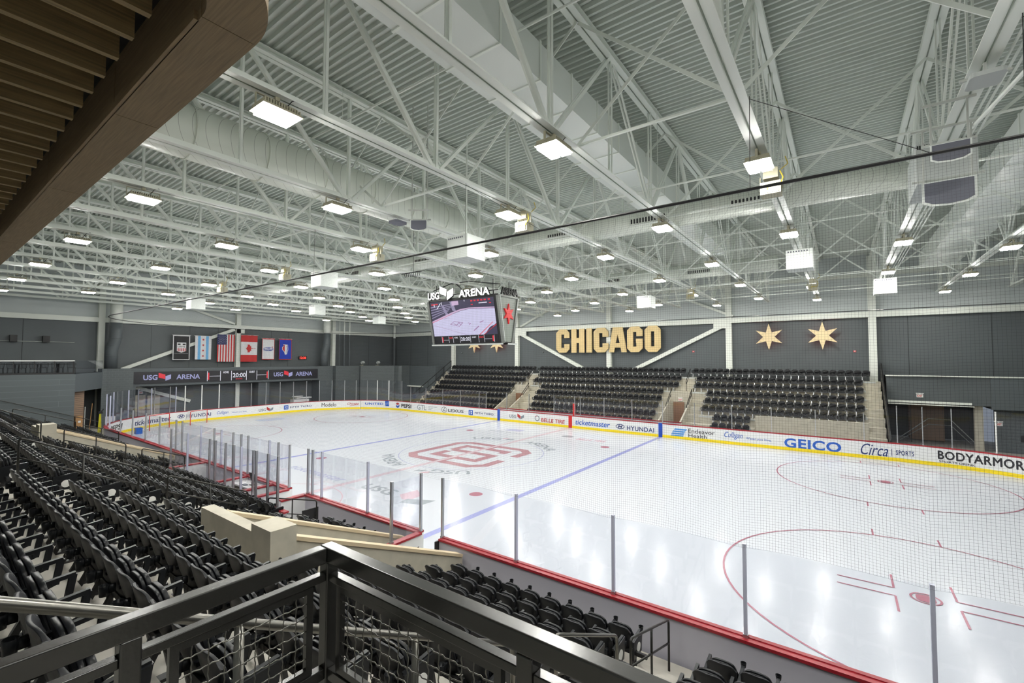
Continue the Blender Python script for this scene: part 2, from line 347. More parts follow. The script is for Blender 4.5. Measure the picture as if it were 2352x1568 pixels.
m = MB(); m.box(-29.4, -26.5, 19.9, 20.3, 2.2, 2.35); struct('trim_%d' % nt_, m, 'beam'); nt_ += 1
# dark doorway under the mezzanine
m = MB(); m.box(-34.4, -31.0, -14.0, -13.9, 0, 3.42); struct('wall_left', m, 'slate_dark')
m = MB()
for i in range(22): m.box(-29.6, -29.55, -13.88, -12.98, .12 + i * .15, .25 + i * .15)
sh = m.build('roll_up_shutter', 'tan'); tag(sh, 'brown slatted roll-up shutter below the grey mezzanine fascia', 'shutter')
# ---------------------------------------------------------------- right end of far wall: recess with mezzanine
m = MB(); m.box(21.75, 27.0, 19.6, 22, 2.98, 4.85); struct('wall_far', m, 'wall_low')
m = MB(); wallseg(m, (27.0, 19.6), (33, 19.0), 2.8, 4.75, -.4); m.box(26.9, 33, 19.4, 22, 2.8, 4.72); struct('wall_right', m, 'slate_plain')
m = MB(); m.box(21.7, 33, 19.4, 19.62, 4.83, 4.9); struct('trim_%d' % nt_, m, 'beam'); nt_ += 1
m = MB(); m.box(27.2, 33, 20.4, 20.7, 0, 3.0); struct('wall_far', m, 'block2')
m = MB(); m.box(21.75, 27.2, 25, 25.2, 0, 3.2); struct('wall_far', m, 'wall_low')
m = MB(); m.box(23.3, 25.2, 23.6, 24.9, 0, 3.2); struct('wall_far', m, 'tan')
m = MB(); m.box(26.2, 26.6, 20.0, 20.35, 0, 3.0); struct('trim_%d' % nt_, m, 'conc_wall'); nt_ += 1
m = MB(); m.box(21.8, 26.0, 19.35, 19.45, 3.02, 3.16); m.box(21.8, 26.1, 19.25, 19.33, 2.9, 2.96); struct('trim_%d' % nt_, m, 'beam'); nt_ += 1
m = MB(); m.box(21.75, 33, 22.3, 25, 3.2, 3.3); struct('ceiling', m, 'slate_dark')
# ================================================================== STANDS
YB = [-14 - .83 * k for k in range(10)]; FZ = [.22, .50, .80, 1.12, 1.45, 1.81, 2.19, 2.59, 2.97, 3.37]
XL, XR = -26.8, 27
m = MB()
for k in range(10):
    y0, y1 = YB[k] - .11, YB[k] + .72
    if k == 9: y0 = -24
    if k == 0: y1 = -13.2
    if k == 0: segs = [(-26.8, -11.2), (-9, -5.4), (4.8, 9), (11.2, 27)]
    elif k < 5: segs = [(-26.8, -11.2), (-9, 9), (11.2, 27)]
    elif k == 9: segs = [(-26.8, 17.9)]
    else: segs = [(XL, XR)]
    for a, b in segs: m.box(a, b, y0, y1, -.06, FZ[k])
# aisle half steps
for xa, xb in ((4.55, 5.95), (-5.95, -4.55), (16.15, 17.25), (-17.25, -16.15)):
    for k in range(9):
        if k < 1 and abs(xa) < 6: continue
        m.box(xa, xb, YB[k] - .11, YB[k] + .25, FZ[k], (FZ[k] + FZ[k + 1]) / 2)
ter = struct('floor', m, 'conc'); 
m = MB(); m.box(17.7, 27, -24, -21.1, 3.9, 4.12); m.box(17.75, 27, -21.2, -21.1, 2.9, 4.1); struct('floor', m, 'conc')
# vomitory walls, caps
def parapet(x0, x1, ya, za, yb_, zb, cap=True, zf=0):
    global nt_
    m = MB(); m.add([(x, y, z) for x in (x0, x1) for y, z in ((ya, -.06), (ya, za), (yb_, zb), (yb_, -.06))],
                    [(0, 1, 2, 3), (7, 6, 5, 4), (0, 4, 5, 1), (1, 5, 6, 2), (2, 6, 7, 3), (3, 7, 4, 0)]); struct('wall_near', m, 'conc_wall')
    if cap:
        m = MB(); m.bar((.5 * (x0 + x1), ya - .02, za + .02), (.5 * (x0 + x1), yb_, zb + .02), x1 - x0 + .06, .07); struct('trim_%d' % nt_, m, 'cap_wood'); nt_ += 1
for sgn in (1, -1):
    xs = (11.05, 11.25) if sgn > 0 else (-9.15, -8.95); xs2 = (8.9, 9.1) if sgn > 0 else (-11.25, -11.05)
    parapet(*xs, -13.22, .86, -17.75, 2.72); parapet(*xs2, -13.25, .82, -17.9, 2.76)
    m = MB()
    if sgn > 0: m.box(8.35, 10.68, -18.16, -17.92, .5, 2.83); m.box(10.68, 11.38, -18.2, -17.74, .5, 3.0)
    else: m.box(-11.4, -9.6, -18.16, -17.92, .5, 2.83); m.box(-9.6, -8.85, -18.25, -17.7, .5, 3.05)
    struct('wall_near', m, 'conc_wall')
# far stand
FY = [21.3 - .83 * k for k in range(8)]; FT = [5.17, 4.53, 3.97, 3.37, 2.82, 2.28, 1.68, 1.12]; FF = [t - .83 for t in FT]
SEC = [[(-22.2, 21.1)] , [(-21.7, -9.2), (-7.9, 7.42), (8.7, 20.49)], [(-21.7, -9.2), (-8.05, 7.42), (8.78, 20.49)], [(-21.7, -10.1), (-6.68, 6.3), (9.92, 20.49)], [(-21.7, -10.1), (-6.68, 6.4), (9.92, 20.49)],
       [(-21.7, -10.1), (-6.5, 6.4), (9.9, 20.49)], [(-21.7, -10.05), (-6.25, 6.4), (10.94, 13.6)], [(-21.7, -10.1), (-6.25, 6.4), (10.95, 13.65)]]
m = MB()
for k in range(8):
    y0, y1 = FY[k] - .72, FY[k] + .11
    if k == 0: y1 = 22
    if k < 3: segs = [(-22.6, 21.5)]
    elif k < 6: segs = [(-22.6, -9.75), (-8.05, 7.08), (8.78, 21.5)]
    else: segs = [(-22.6, -9.75), (-8.05, 7.08), (8.78, 13.9), (20.6, 21.5)]
    for a, b in segs: m.box(a, b, y0, y1, -.06, FF[k])
for xa, xb in ((-22.5, -21.8), (-9.1, -8.2), (7.6, 8.6), (20.6, 21.45)):
    for k in range(7): 
        if xa in (-9.1, 7.6) and k > 1: continue
        m.box(xa, xb, FY[k] - 1.04, FY[k] - .71, FF[k + 1], (FF[k] + FF[k + 1]) / 2)
m.box(13.9, 20.6, 16.2, 16.5, -.06, 1.75)
struct('floor', m, 'conc_wall')
# tunnels in the far stand: side walls and doors
for xc in (-8.9, 7.93):
    for sx in (-1, 1):
        m = MB(); xa = xc + sx * .85; m.add([(x, y, z) for x in (xa - .06, xa + .06) for y, z in ((14.4, 0), (14.4, .8), (18.4, 2.75), (18.4, 0))], [(0, 1, 2, 3), (7, 6, 5, 4), (0, 4, 5, 1), (1, 5, 6, 2), (2, 6, 7, 3), (3, 7, 4, 0)]); struct('wall_far', m, 'conc_wall')
    m = MB(); m.box(xc - .85, xc + .85, 18.1, 18.4, 0, 3.17); struct('wall_far', m, 'conc_wall')
    d = MB(); d.box(xc - .6, xc + .3, 18.03, 18.09, .0, 2.3); struct('door_%d' % (1 if xc < 0 else 2), d, 'brown')
# ================================================================== DASHER BOARDS
def wrapmap(s0, z0, off=.006):
    def f(u, v, d):
        p, n = Pp(s0 - u); q = p - n * (off + d); return (q.x, q.y, z0 + v)
    return f
def band(mb, s0, s1, d0, d1, z0, z1, m=0, step=.45):
    """strip following the rink edge; d = distance outwards"""
    k = max(1, int(abs(s1 - s0) / step)); v = []
    straight = (abs(s0) <= HX - R + .01 and abs(s1) <= HX - R + .01)
    if straight: k = 1
    for i in range(k + 1):
        p, n = Pp(s0 + (s1 - s0) * i / k)
        for d, z in ((d0, z0), (d1, z0), (d1, z1), (d0, z1)):
            q = p + n * d; v.append((q.x, q.y, z))
    f = []
    for i in range(k):
        a = 4 * i; b = a + 4
        for j in range(4): f.append((a + j, b + j, b + (j + 1) % 4, a + (j + 1) % 4))
    f += [(3, 2, 1, 0), (4 * k, 4 * k + 1, 4 * k + 2, 4 * k + 3)]
    mb.add(v, f, m)
def board(s0, s1, label, group=None, kick=True):
    p, n = Pp((s0 + s1) / 2)
    t = thing('dasher_board', label, 'rink board', (0, 0, 0), 0, group)
    m = MB(); band(m, s0, s1, 0, .16, 0, 1.0); m.build('panel', 'board', t)
    m = MB(); band(m, s0, s1, -.012, 0, 0, .2); m.build('kick_plate', 'yellow', t)
    m = MB(); band(m, s0, s1, .16, .175, .02, .98); m.build('backing', 'board_out', t)
    m = MB(); band(m, s0, s1, -.01, .21, 1.0, 1.055); band(m, s0, s1, .0, .09, 1.055, 1.07); m.build('cap_rail', 'red', t)
    return t
def letters(par, mats, *items):
    m = MB()
    for it in items:
        body, s0, s1, z0, z1 = it[:5]; k = it[5] if len(it) > 5 else {}; mi = k.pop('mi', 0)
        put_text(m, body, s0 - s1, z1 - z0, wrapmap(s0, z0), mi, **k)
    return m.build('lettering', mats, par)
def logo(par, mats, polys, s0, z0, name='emblem'):
    m = MB()
    for mi, poly in polys: m.prism(poly, wrapmap(s0, z0), 0, .004 + .002 * mi, mi)
    return m.build(name, mats, par)
def circ(cx, cy_, rx, ry, n=20): return [(cx + rx * math.cos(2 * PI * i / n), cy_ + ry * math.sin(2 * PI * i / n)) for i in range(n)]
def usg_logo(w, h): return [(0, [(0, h), (0, .42 * h), (w * .48, .12 * h), (w * .48, .62 * h)]), (1, [(w * .52, 0), (w, .38 * h), (w, .85 * h), (w * .52, .5 * h)]), (1, [(w * .1, .3 * h), (w * .45, 0), (w * .48, .1 * h), (w * .12, .38 * h)])]
b = board(54.2, 50.6, 'white curved corner board with black capitals, tightest part of the near left corner'); letters(b, 'adblack', ('PEPSI', 54.0, 51.8, .36, .80, dict(bold=.02, shear=.15)))
b = board(50.6, 46.35, 'white corner board with navy lowercase lettering, half hidden behind the goals'); letters(b, 'navy', ('ticketmaster', 50.3, 46.8, .34, .78, dict(bold=.01, shear=.15)))
b = board(46.35, 42.0 + 1.1, 'white end board with navy lettering and slanted oval emblem, behind the goal')
ct = [(1, circ(.33, .22, .33, .17)), ]
def oval_h(w, h): 
    o = circ(w / 2, h / 2, w / 2, h / 2, 24); i = circ(w / 2, h / 2, w / 2 - .05, h / 2 - .05, 24)
    P = [(0, [o[k], o[(k + 1) % 24], i[(k + 1) % 24], i[k]]) for k in range(24)]
    for st in ([(w * .25, h * .15), (w * .42, h * .85)], [(w * .58, h * .15), (w * .75, h * .85)], [(w * .33, h * .45), (w * .68, h * .55)]):
        for q in strokes(st, .07): P.append((0, q))
    return P
logo(b, 'navy', oval_h(.62, .36), 46.25, .42); letters(b, 'navy', ('HYUNDAI', 45.48, 43.4, .40, .74, dict(bold=.015, space=1.1)))
b = board(43.1, 39.6, 'white end board with blue script lettering and small tagline'); letters(b, ['adblue'], ('Culligan', 42.9, 41.85, .40, .78, dict(shear=.35)), ('Water you love.', 41.55, 40.1, .46, .62))
b = board(39.6, 36.8, 'white end board with grey letters and red-grey folded emblem'); letters(b, 'adgrey', ('USG', 38.94, 38.2, .38, .66, dict(bold=.02))); logo(b, ['adred', 'adgrey'], usg_logo(.68, .5), 38.12, .32)
b = board(36.8, 32.9, 'white end board with square blue emblem and widely spaced navy capitals'); letters(b, 'navy', ('FIFTH THIRD', 35.6, 33.2, .46, .66, dict(bold=.015, space=1.15))); logo(b, ['adblue', 'board'], [(0, rrect(.5, .46, .05)), (1, [(.1, .1), (.16, .1), (.22, .36), (.16, .36)]), (1, [(.28, .1), (.40, .1), (.40, .2), (.28, .2)]), (1, [(.28, .25), (.40, .25), (.40, .36), (.28, .36)])], 36.28, .36)
b = board(32.9, 30.0, 'white end board with condensed black serif-style lettering'); letters(b, 'adblack', ('Modelo', 32.1, 30.5, .36, .80, dict(bold=.005)))
b = board(30.0, 27.78, 'white corner board with dark red script lettering'); letters(b, 'adred', ('Chicago', 29.3, 27.95, .44, .76, dict(shear=.4, bold=.01)))
m = MB(); m.prism(strokes([(0, 0), (1.0, .16)], .035)[0], wrapmap(29.0, .36), 0, .004); m.build('underline', 'adred', b)
b = board(27.72, 23.6, 'white corner board with blue capitals and square striped globe emblem'); letters(b, 'adblue', ('UNITED', 27.2, 24.9, .50, .76, dict(bold=.03, space=1.12)))
logo(b, ['adblue', 'board'], [(0, rrect(.56, .62, .02)), (1, strokes([(.04, .04), (.5, .56)], .02)[0]), (1, strokes([(.16, .02), (.54, .44)], .02)[0]), (1, strokes([(.02, .2), (.4, .6)], .02)[0]), (1, strokes([(.28, .02), (.55, .3)], .02)[0])], 24.66, .38)
b = board(23.6, 20.1, 'white board with round red-white-blue emblem and bold black capitals'); letters(b, 'adblack', ('PEPSI', 22.2, 20.5, .34, .78, dict(bold=.03)))
logo(b, ['adblue', 'board', 'adred'], [(0, circ(.3, .3, .3, .3)), (1, [(.0, .3), (.3, .24), (.6, .34), (.58, .42), (.3, .34), (.02, .40)]), (2, [(.02, .41), (.3, .36), (.58, .43), (.48, .54), (.3, .6), (.12, .54)])], 23.1, .27)
b = board(20.1, 16.0, 'white board with thin grey serif initials and small grey text'); letters(b, 'adgrey', ('GTL', 19.5, 18.05, .30, .84), ('GUARANTEED', 17.7, 16.35, .68, .78), ('TRUST', 17.7, 17.0, .52, .62), ('LIFE', 17.7, 17.2, .36, .46))
b = board(16.0, 12.1, 'white board with black oval L emblem and black wide capitals'); letters(b, 'adblack', ('LEXUS', 14.7, 12.5, .38, .68, dict(bold=.015)))
def ring_e(w, h, t=.04): 
    o = circ(w / 2, h / 2, w / 2, h / 2, 24); i = circ(w / 2, h / 2, w / 2 - t, h / 2 - t, 24); return [(0, [o[k], o[(k + 1) % 24], i[(k + 1) % 24], i[k]]) for k in range(24)]
logo(b, 'adblack', ring_e(.82, .6) + [(0, q) for q in strokes([(.52, .55), (.30, .2), (.62, .2)], .05)], 15.7, .25)
b = board(12.1, 8.06, 'white board with square blue emblem and navy capitals beside the far blue pillar'); letters(b, 'navy', ('FIFTH THIRD', 10.96, 8.55, .42, .62, dict(bold=.015, space=1.1)))
logo(b, ['adblue', 'board'], [(0, rrect(.58, .52, .05)), (1, [(.1, .1), (.17, .1), (.24, .42), (.17, .42)]), (1, [(.3, .1), (.46, .1), (.46, .22), (.3, .22)]), (1, [(.3, .28), (.46, .28), (.46, .42), (.3, .42)])], 11.8, .26)
def pillar(s0, s1, mt, label):
    t = MB(); band(t, s0, s1, -.02, .2, 0, 1.06); return tag(t.build('line_marker_post', mt), label, 'line marker')
pillar(8.06, 7.74, 'blue', 'blue board marker at the far end of the left blue line')
b = board(7.74, 4.4, 'white board with grey letters and red folded emblem, between blue pillar and red centre pillar'); letters(b, 'adgrey', ('USG', 6.6, 5.8, .38, .68, dict(bold=.02))); logo(b, ['adred', 'adgrey'], usg_logo(.75, .52), 5.66, .32)
b = board(4.4, .17, 'white board with red italic capitals and a grey-red round face emblem'); letters(b, 'adred', ('BELLE TIRE', 3.0, .55, .28, .62, dict(bold=.018, shear=.1)))
logo(b, ['adgrey', 'adred', 'board'], [(0, circ(.28, .28, .26, .26)), (2, circ(.28, .28, .18, .18)), (1, circ(.2, .42, .1, .07)), (0, circ(.2, .26, .04, .04)), (0, circ(.36, .26, .04, .04))], 3.72, .28)
pillar(.17, -.17, 'redp', 'red board marker at the far end of the centre line')
b = board(-.17, -4.0, 'white board with blue lowercase lettering right of the red pillar'); letters(b, 'adblue', ('ticketmaster', -.5, -3.7, .34, .78, dict(shear=.2, bold=.01)))
b = board(-4.0, -7.70, 'white board with navy capitals and slanted oval emblem left of the right blue pillar'); logo(b, 'navy', oval_h(.76, .4), -4.2, .32); letters(b, 'navy', ('HYUNDAI', -5.15, -7.35, .28, .64, dict(bold=.015, space=1.1)))
pillar(-7.70, -8.0, 'blue', 'blue board marker at the far end of the nearer blue line')
b = board(-8.0, -12.0, 'white board with slanted blue bars and two lines of thin black text'); letters(b, 'adblack', ('Endeavor', -9.92, -11.75, .52, .84), ('Health', -9.92, -11.2, .20, .48))
logo(b, 'adlight', [(0, [(a, .18 + .16 * i), (a + .9, .18 + .16 * i), (a + 1.0, .29 + .16 * i), (a + .1, .29 + .16 * i)]) for i, a in enumerate((0, .05, .12, .25))], -8.6, .0)
b = board(-12.0, -15.6, 'white board with blue script and small blue tagline, right of the slanted blue bars'); letters(b, 'adblue', ('Culligan', -12.38, -13.56, .36, .86, dict(shear=.35)), ('Water you love.', -13.76, -15.3, .40, .62))
b = board(-15.6, -19.6, 'white board with very large bold blue capitals'); letters(b, 'adblue', ('GEICO', -16.04, -19.1, .18, .80, dict(bold=.028, space=1.06)))
b = board(-19.6, -23.0, 'white board with navy script word and small spaced navy capitals'); letters(b, 'navy', ('Circa', -20.05, -21.35, .22, .90, dict(shear=.4)), ('|', -21.5, -21.53, .3, .7), ('SPORTS', -21.7, -22.5, .38, .66, dict(bold=.02, space=1.15)))
b = board(-23.0, -28.0, 'white corner board with large heavy black capitals and a small second line'); letters(b, 'adblack', ('BODYARMOR', -23.5, -26.8, .40, .88, dict(bold=.028, space=1.08)), ('SPORTS DRINK', -23.55, -25.0, .235, .345, dict(bold=.01)))
# near-side boards
SN = lambda x: S_NEAR + (x + (HX - R))            # path position on the near side
def nearboard(x0, x1, label, group): return board(SN(x1) if 0 else SN(x0), SN(x1), label, group)
board(54.2, S_NEAR, 'curved white corner board below the tall corner glass at the near end')
NB = [(-21.98, -17.5), (-17.5, -13), (-13, -9.5), (-9.5, -5.3), (-5.3, -1.0), (-1.0, 2.25), (3.42, 6.4), (6.4, 9.5), (10.3, 12.0), (12.0, 16.3), (16.3, 20.6), (20.6, 26)]
NL = ['behind the leftmost far rows of the near stand', 'before the far end aisle of the near stand', 'before the second left vomitory', 'left of the penalty benches', 'in front of the first penalty bench', 'in front of the timekeeper desk', 'right of the middle gate opening', 'left of the right gate opening', 'right of the right gate opening, short section', 'in front of the nearest front-row seats', 'in front of the aisle end handrail', 'at the lower right edge of the picture']
for (a, b_), l in zip(NB, NL):
    board(SN(a), SN(b_), 'white near-side board with red cap, ' + l, None)
def returnboard(x, ya, yb_, label, th=.14, txt=None, side=1):
    t = thing('return_board', label, 'rink board')
    m = MB(); m.box(x - th / 2, x + th / 2, ya, yb_, 0, 1.0); m.build('panel', 'board', t)
    m = MB(); m.box(x - th / 2 - .03, x + th / 2 + .03, ya, yb_, 1.0, 1.055); m.build('cap_rail', 'red', t)
    if txt:
        m = MB(); put_text(m, txt[0], txt[1], txt[2], lambda u, v, d: (x + th / 2 + .003 + d, ya + txt[3] + u, txt[4] + v), **(txt[5] if len(txt) > 5 else {})); m.build('lettering', txt[6] if len(txt) > 6 else 'navy', t)
    return t
returnboard(9.52, -14.2, -13.12, 'short board on the left side of the right gate with black lettering', txt=('TIRE', .9, .34, .1, .36, dict(bold=.06), 'adblack'))
returnboard(2.3, -14.5, -13.12, 'short board by the middle gate with large navy letters', txt=('Modelo', 2.4, .55, .05, .2, dict(bold=.0)))
returnboard(3.45, -14.0, -13.12, 'short white board on the right side of the middle gate')
returnboard(-5.3, -14.5, -13.12, 'white divider at the left end of the benches'); returnboard(-1.0, -14.5, -13.12, 'white divider left of the timekeeper desk'); returnboard(1.15, -14.5, -13.12, 'white divider right of the timekeeper desk')
t = thing('bench_back_wall', 'long white wall with wide red cap behind the penalty benches', 'rink board')
m = MB(); m.box(-5.4, 4.75, -14.54, -14.44, 0, 1.0); m.build('panel', 'board_out', t); m = MB(); m.box(-5.4, 4.8, -14.57, -14.40, 1.0, 1.055); m.build('cap_rail', 'red', t)
for x0, x1, l in ((-4.9, -1.3, 'white team bench seat left of the timekeeper desk'), (1.4, 2.2, 'short white bench seat right of the timekeeper desk')):
    t = thing('player_bench', l, 'bench'); m = MB(); m.box(x0, x1, -14.42, -14.1, .5, .55); m.build('seat', 'board', t)
    for xx in (x0 + .1, x1 - .15): m = MB(); m.box(xx, xx + .06, -14.4, -14.12, .0, .5); m.build('leg', 'alu', t)
t = thing('timekeeper_desk', 'white curved counter between the penalty benches', 'desk')
m = MB(); m.box(-.9, 1.05, -13.75, -13.14, .84, .9); m.build('counter', 'board', t); m = MB(); m.box(-.9, -.82, -13.74, -13.2, .0, .84); m.box(1.0, 1.07, -13.74, -13.2, 0, .84); m.box(-.8, 1.0, -13.3, -13.2, .1, .84); m.build('base', 'conc_wall', t)
t = thing('scoring_console', 'small black monitor with keypad on the white timekeeper counter', 'monitor', (.1, -13.42, .9))
m = MB(); m.bar((-.2, 0, .32), (.2, 0, .32), .03, .34, side=(0, 1, .25)); m.build('screen', 'black', t); m = MB(); m.bar((0, 0, 0), (0, .02, .2), .08, .04); m.box(-.12, .12, -.08, .1, 0, .015); m.build('stand', 'blackm', t); m = MB(); m.box(-.35, -.1, -.25, -.12, 0, .03); m.build('keypad', 'grille', t)
# ------------------------------------------------------------------ glass and posts
def gpost(x, y, z0, z1, mt='alu', th=.05, label=None, group=None, ang=0):
    t = thing('stanchion', label or 'metal glass support post', 'post', (x, y, 0), ang, group)
    m = MB(); m.box(-th / 2, th / 2, -.035, .035, z0, z1); m.build('upright', mt, t)
    m = MB(); m.box(-th / 2 - .015, th / 2 + .015, -.045, .045, z0, z0 + .06); m.build('base_clamp', 'alu', t); return t
def gpane(pts, z0, z1, label, group, za=None):
    m = MB(); n = len(pts); v = []
    for i, (p, nn) in enumerate(pts):
        zt_ = z1 if za is None else z1 + (za - z1) * i / (n - 1)
        for d, z in ((-.006, z0), (.006, z0), (.006, zt_), (-.006, zt_)):
            q = Vector(p) + Vector(nn) * d; v.append((q.x, q.y, z))
    f = [(3, 2, 1, 0), (4 * n - 4, 4 * n - 3, 4 * n - 2, 4 * n - 1)]
    for i in range(n - 1):
        for j in range(4): f.append((4 * i + j, 4 * i + 4 + j, 4 * i + 4 + (j + 1) % 4, 4 * i + (j + 1) % 4))
    m.add(v, f); return tag(m.build('rink_glass', 'glass'), label, 'glass panel', group)
def along(s0, s1, off=.08):
    k = 1 if (abs(s0) <= HX - R + .01 and abs(s1) <= HX - R + .01) or (s0 >= S_NEAR - .01) else max(1, int(abs(s1 - s0) / .5))
    o = []
    for i in range(k + 1): p, n = Pp(s0 + (s1 - s0) * i / k); o.append((p + n * off, n))
    return o
FG = [49.9, 48.3, 46.9, 45.6, 44.2, 42.7, 41.2, 39.7, 38.2, 36.7, 35.2, 33.75, 32.35, 31.0, 29.6, 28.3, 27.0, 25.75, 24.2, 22.2, 20.7, 18.2, 15.59, 13.01, 10.46, 9.55]
def where(s):
    return 'at the far left end' if s > 33 else 'in the far left corner' if s > 22 else 'along the far side' if s > -22 else 'at the far right corner'
for i, s in enumerate(FG):
    z1 = 3.4 if s > 22 else 2.75; p, n = Pp(s)
    q = p + n * .08; wh = s in (25.75, 24.2, 45.6, 44.2, 42.7)
    gpost(q.x, q.y, 1.05, z1, 'white' if wh else 'alu', .07 if wh else .05, '%s glass post %s, %s counting from near left corner' % ('thick white' if wh else 'thin metal', where(s), ORD[i + 1]), None, math.atan2(n.x, -n.y) if 0 else math.atan2(-n.x, n.y))
    if i < len(FG) - 1:
        s2 = FG[i + 1]; z2 = 3.4 if s2 > 21.9 else 2.75
        gpane(along(s, s2), 1.06, z1, 'clear glass %s, %s counting from near left corner' % (where((s + s2) / 2), ORD[i + 1]), 'glass panels above the far boards', z2)
FR = [-1.69 * -1, -.4, -.94, -3.15, -5.56, -8.0, -10.34, -12.87, -15.31, -17.78, -20.24, -21.79, -22.9, -24.1, -25.8, -27.6]
FR = [6.99, 4.4, 1.69] + FR[1:]
for i, s in enumerate(FR):
    z1 = 3.25 if s < -21 else 2.75; p, n = Pp(s); q = p + n * .08; wh = s in (-25.8, .4)
    gpost(q.x, q.y, 1.05, z1, 'white' if s == -25.8 else 'alu', .06 if wh else .045, '%s glass post %s, %s right from far bench opening' % ('white' if s == -25.8 else 'thin metal', where(s), ORD[i + 1]), None, math.atan2(-n.x, n.y))
    if i < len(FR) - 1 and s not in (6.99, 4.4):
        s2 = FR[i + 1]; z2 = 3.25 if s2 < -21 else 2.75
        gpane(along(s, s2), 1.06, z1, 'clear glass %s, %s right from red centre pillar' % (where((s + s2) / 2), ORD[i + 1]), 'glass panels above the far boards', z2)
# red pole and white rail by the far centre line
m = MB(); m.box(.22, .42, 13.0, 13.12, 1.06, 2.1); tag(m.build('door_post_pad', 'redp'), 'short red pad standing on the far boards above the centre line', 'post')
m = MB(); m.box(-9.0, -2.2, 14.35, 14.5, 0, 1.0); m.box(-2.2, 9, 14.35, 14.5, 0, 1.0); tt = m.build('bench_back_wall', 'board'); tag(tt, 'long white wall with red cap behind the far side benches', 'rink board')
m = MB(); m.box(-9.0, 9, 14.3, 14.52, 1.0, 1.055); m.build('cap_rail', 'red', tt)
# near-side posts
NP = [-19.4, -16.9, -14.4, -12.0, -9.51, -8.65, -6.23, -4.67, -3.89, -2.66, -1.87, -1.22, .62, 1.34, 2.2, 3.5, 3.8, 4.4, 7.01, 9.47, 10.33, 12.82, 15.33, 17.82, 20.29, 22.8]
clear = (-3.89, -6.23, .62, 4.4, 7.01, 12.82, 15.33, 17.82, 20.29, 22.8)
near_desc = ['left end of the near side glass', 'second post from the left along the near glass', 'third post from the left along the near glass', 'fourth post from the left along the near glass', 'first of paired posts left of benches', 'second of paired posts left of benches', 'left of the first penalty bench', 'at the left of the first penalty bench gate', 'bluish, on the first penalty bench', 'left of the timekeeper glass', 'second left of the timekeeper glass', 'third left of the timekeeper glass', 'bluish, in front of the timekeeper desk', 'right of the timekeeper desk', 'left jamb of the middle gate', 'right jamb of the middle gate', 'just right of the middle gate', 'bluish, second right of the middle gate', 'bluish, midway between the two gates', 'left jamb of the right gate', 'right jamb of the right gate', 'bluish, first right of right gate', 'bluish, second right of the right gate', 'bluish, third right of right gate, by faceoff circle', 'bluish, fourth right of right gate, over faceoff dot', 'bluish, beyond the right edge']
for x, l in zip(NP, near_desc):
    gpost(x, -13.03, 1.05, 2.68, 'postblue' if x in clear else 'alu', .055, 'near-side glass post, ' + l)
for i in range(len(NP) - 1):
    if NP[i] in (2.2, 9.47): continue
    gpane([(Vector((NP[i], -13.03)), Vector((0, 1))), (Vector((NP[i + 1], -13.03)), Vector((0, 1)))], 1.06, 2.64, 'clear near-side glass starting at the post ' + near_desc[i], 'near-side glass panels')
LC = [S_NEAR + 2.58 - 0, S_NEAR, S_NEAR - 2.2, S_NEAR - 4.4, S_NEAR - 6.6, S_NEAR - 9, S_NEAR - 11.2, 49.9]
for i, s in enumerate(LC[1:]):
    p, n = Pp(s); q = p + n * .08; gpost(q.x, q.y, 1.05, 3.35, 'postblue', .05, 'tall glass post in the near left corner, %s from the near side' % ORD[i + 1], None, math.atan2(-n.x, n.y))
    gpane(along(LC[i], s), 1.06, 3.35 if i else 2.7, 'tall curved glass in the near left corner, %s from near side' % ORD[i + 1], 'tall corner glass panels', 3.35)
BP = [(-5.36, 'left end'), (-3.4, 'bluish, second from left'), (-1.12, 'third from left'), (-.58, 'fourth from left, by the desk divider'), (.33, 'fifth from left'), (1.03, 'sixth from left'), (1.64, 'seventh from left'), (2.79, 'eighth from left'), (3.62, 'ninth from left'), (4.29, 'tenth from left, by the middle gate')]
for x, l in BP: gpost(x, -14.52, 1.05, 2.76, 'postblue' if x in (-3.4, 1.64) else 'alu', .055, 'post of the glass behind the penalty benches, ' + l)
for i in range(len(BP) - 1):
    gpane([(Vector((BP[i][0], -14.52)), Vector((0, 1))), (Vector((BP[i + 1][0], -14.52)), Vector((0, 1)))], 1.06, 2.74, 'clear glass behind penalty benches, right of its post ' + BP[i][1], 'glass behind the penalty benches')
gpost(9.52, -14.12, 1.05, 2.68, 'alu', .06, 'metal post at the outer end of the short board by the right gate'); gpost(2.3, -14.4, 1.05, 2.7, 'alu', .05, 'metal post on the short board with navy letters')
gpane([(Vector((9.52, -14.1)), Vector((1, 0))), (Vector((9.52, -13.05)), Vector((1, 0)))], 1.06, 2.64, 'glass panel above the short board by the right gate', 'near-side glass panels')
# gate pull handle trims
for x, y0, y1, l in ((10.25, -13.25, -12.97, 'dark latch plate on the board end at the right gate'), (4.95, -14.05, -13.5, 'grey hinge plate standing beside the middle gate')):
    m = MB(); m.box(x, x + .05, y0, y1, .15, 1.0); tag(m.build('latch_plate', 'seat_metal'), l, 'gate hardware')
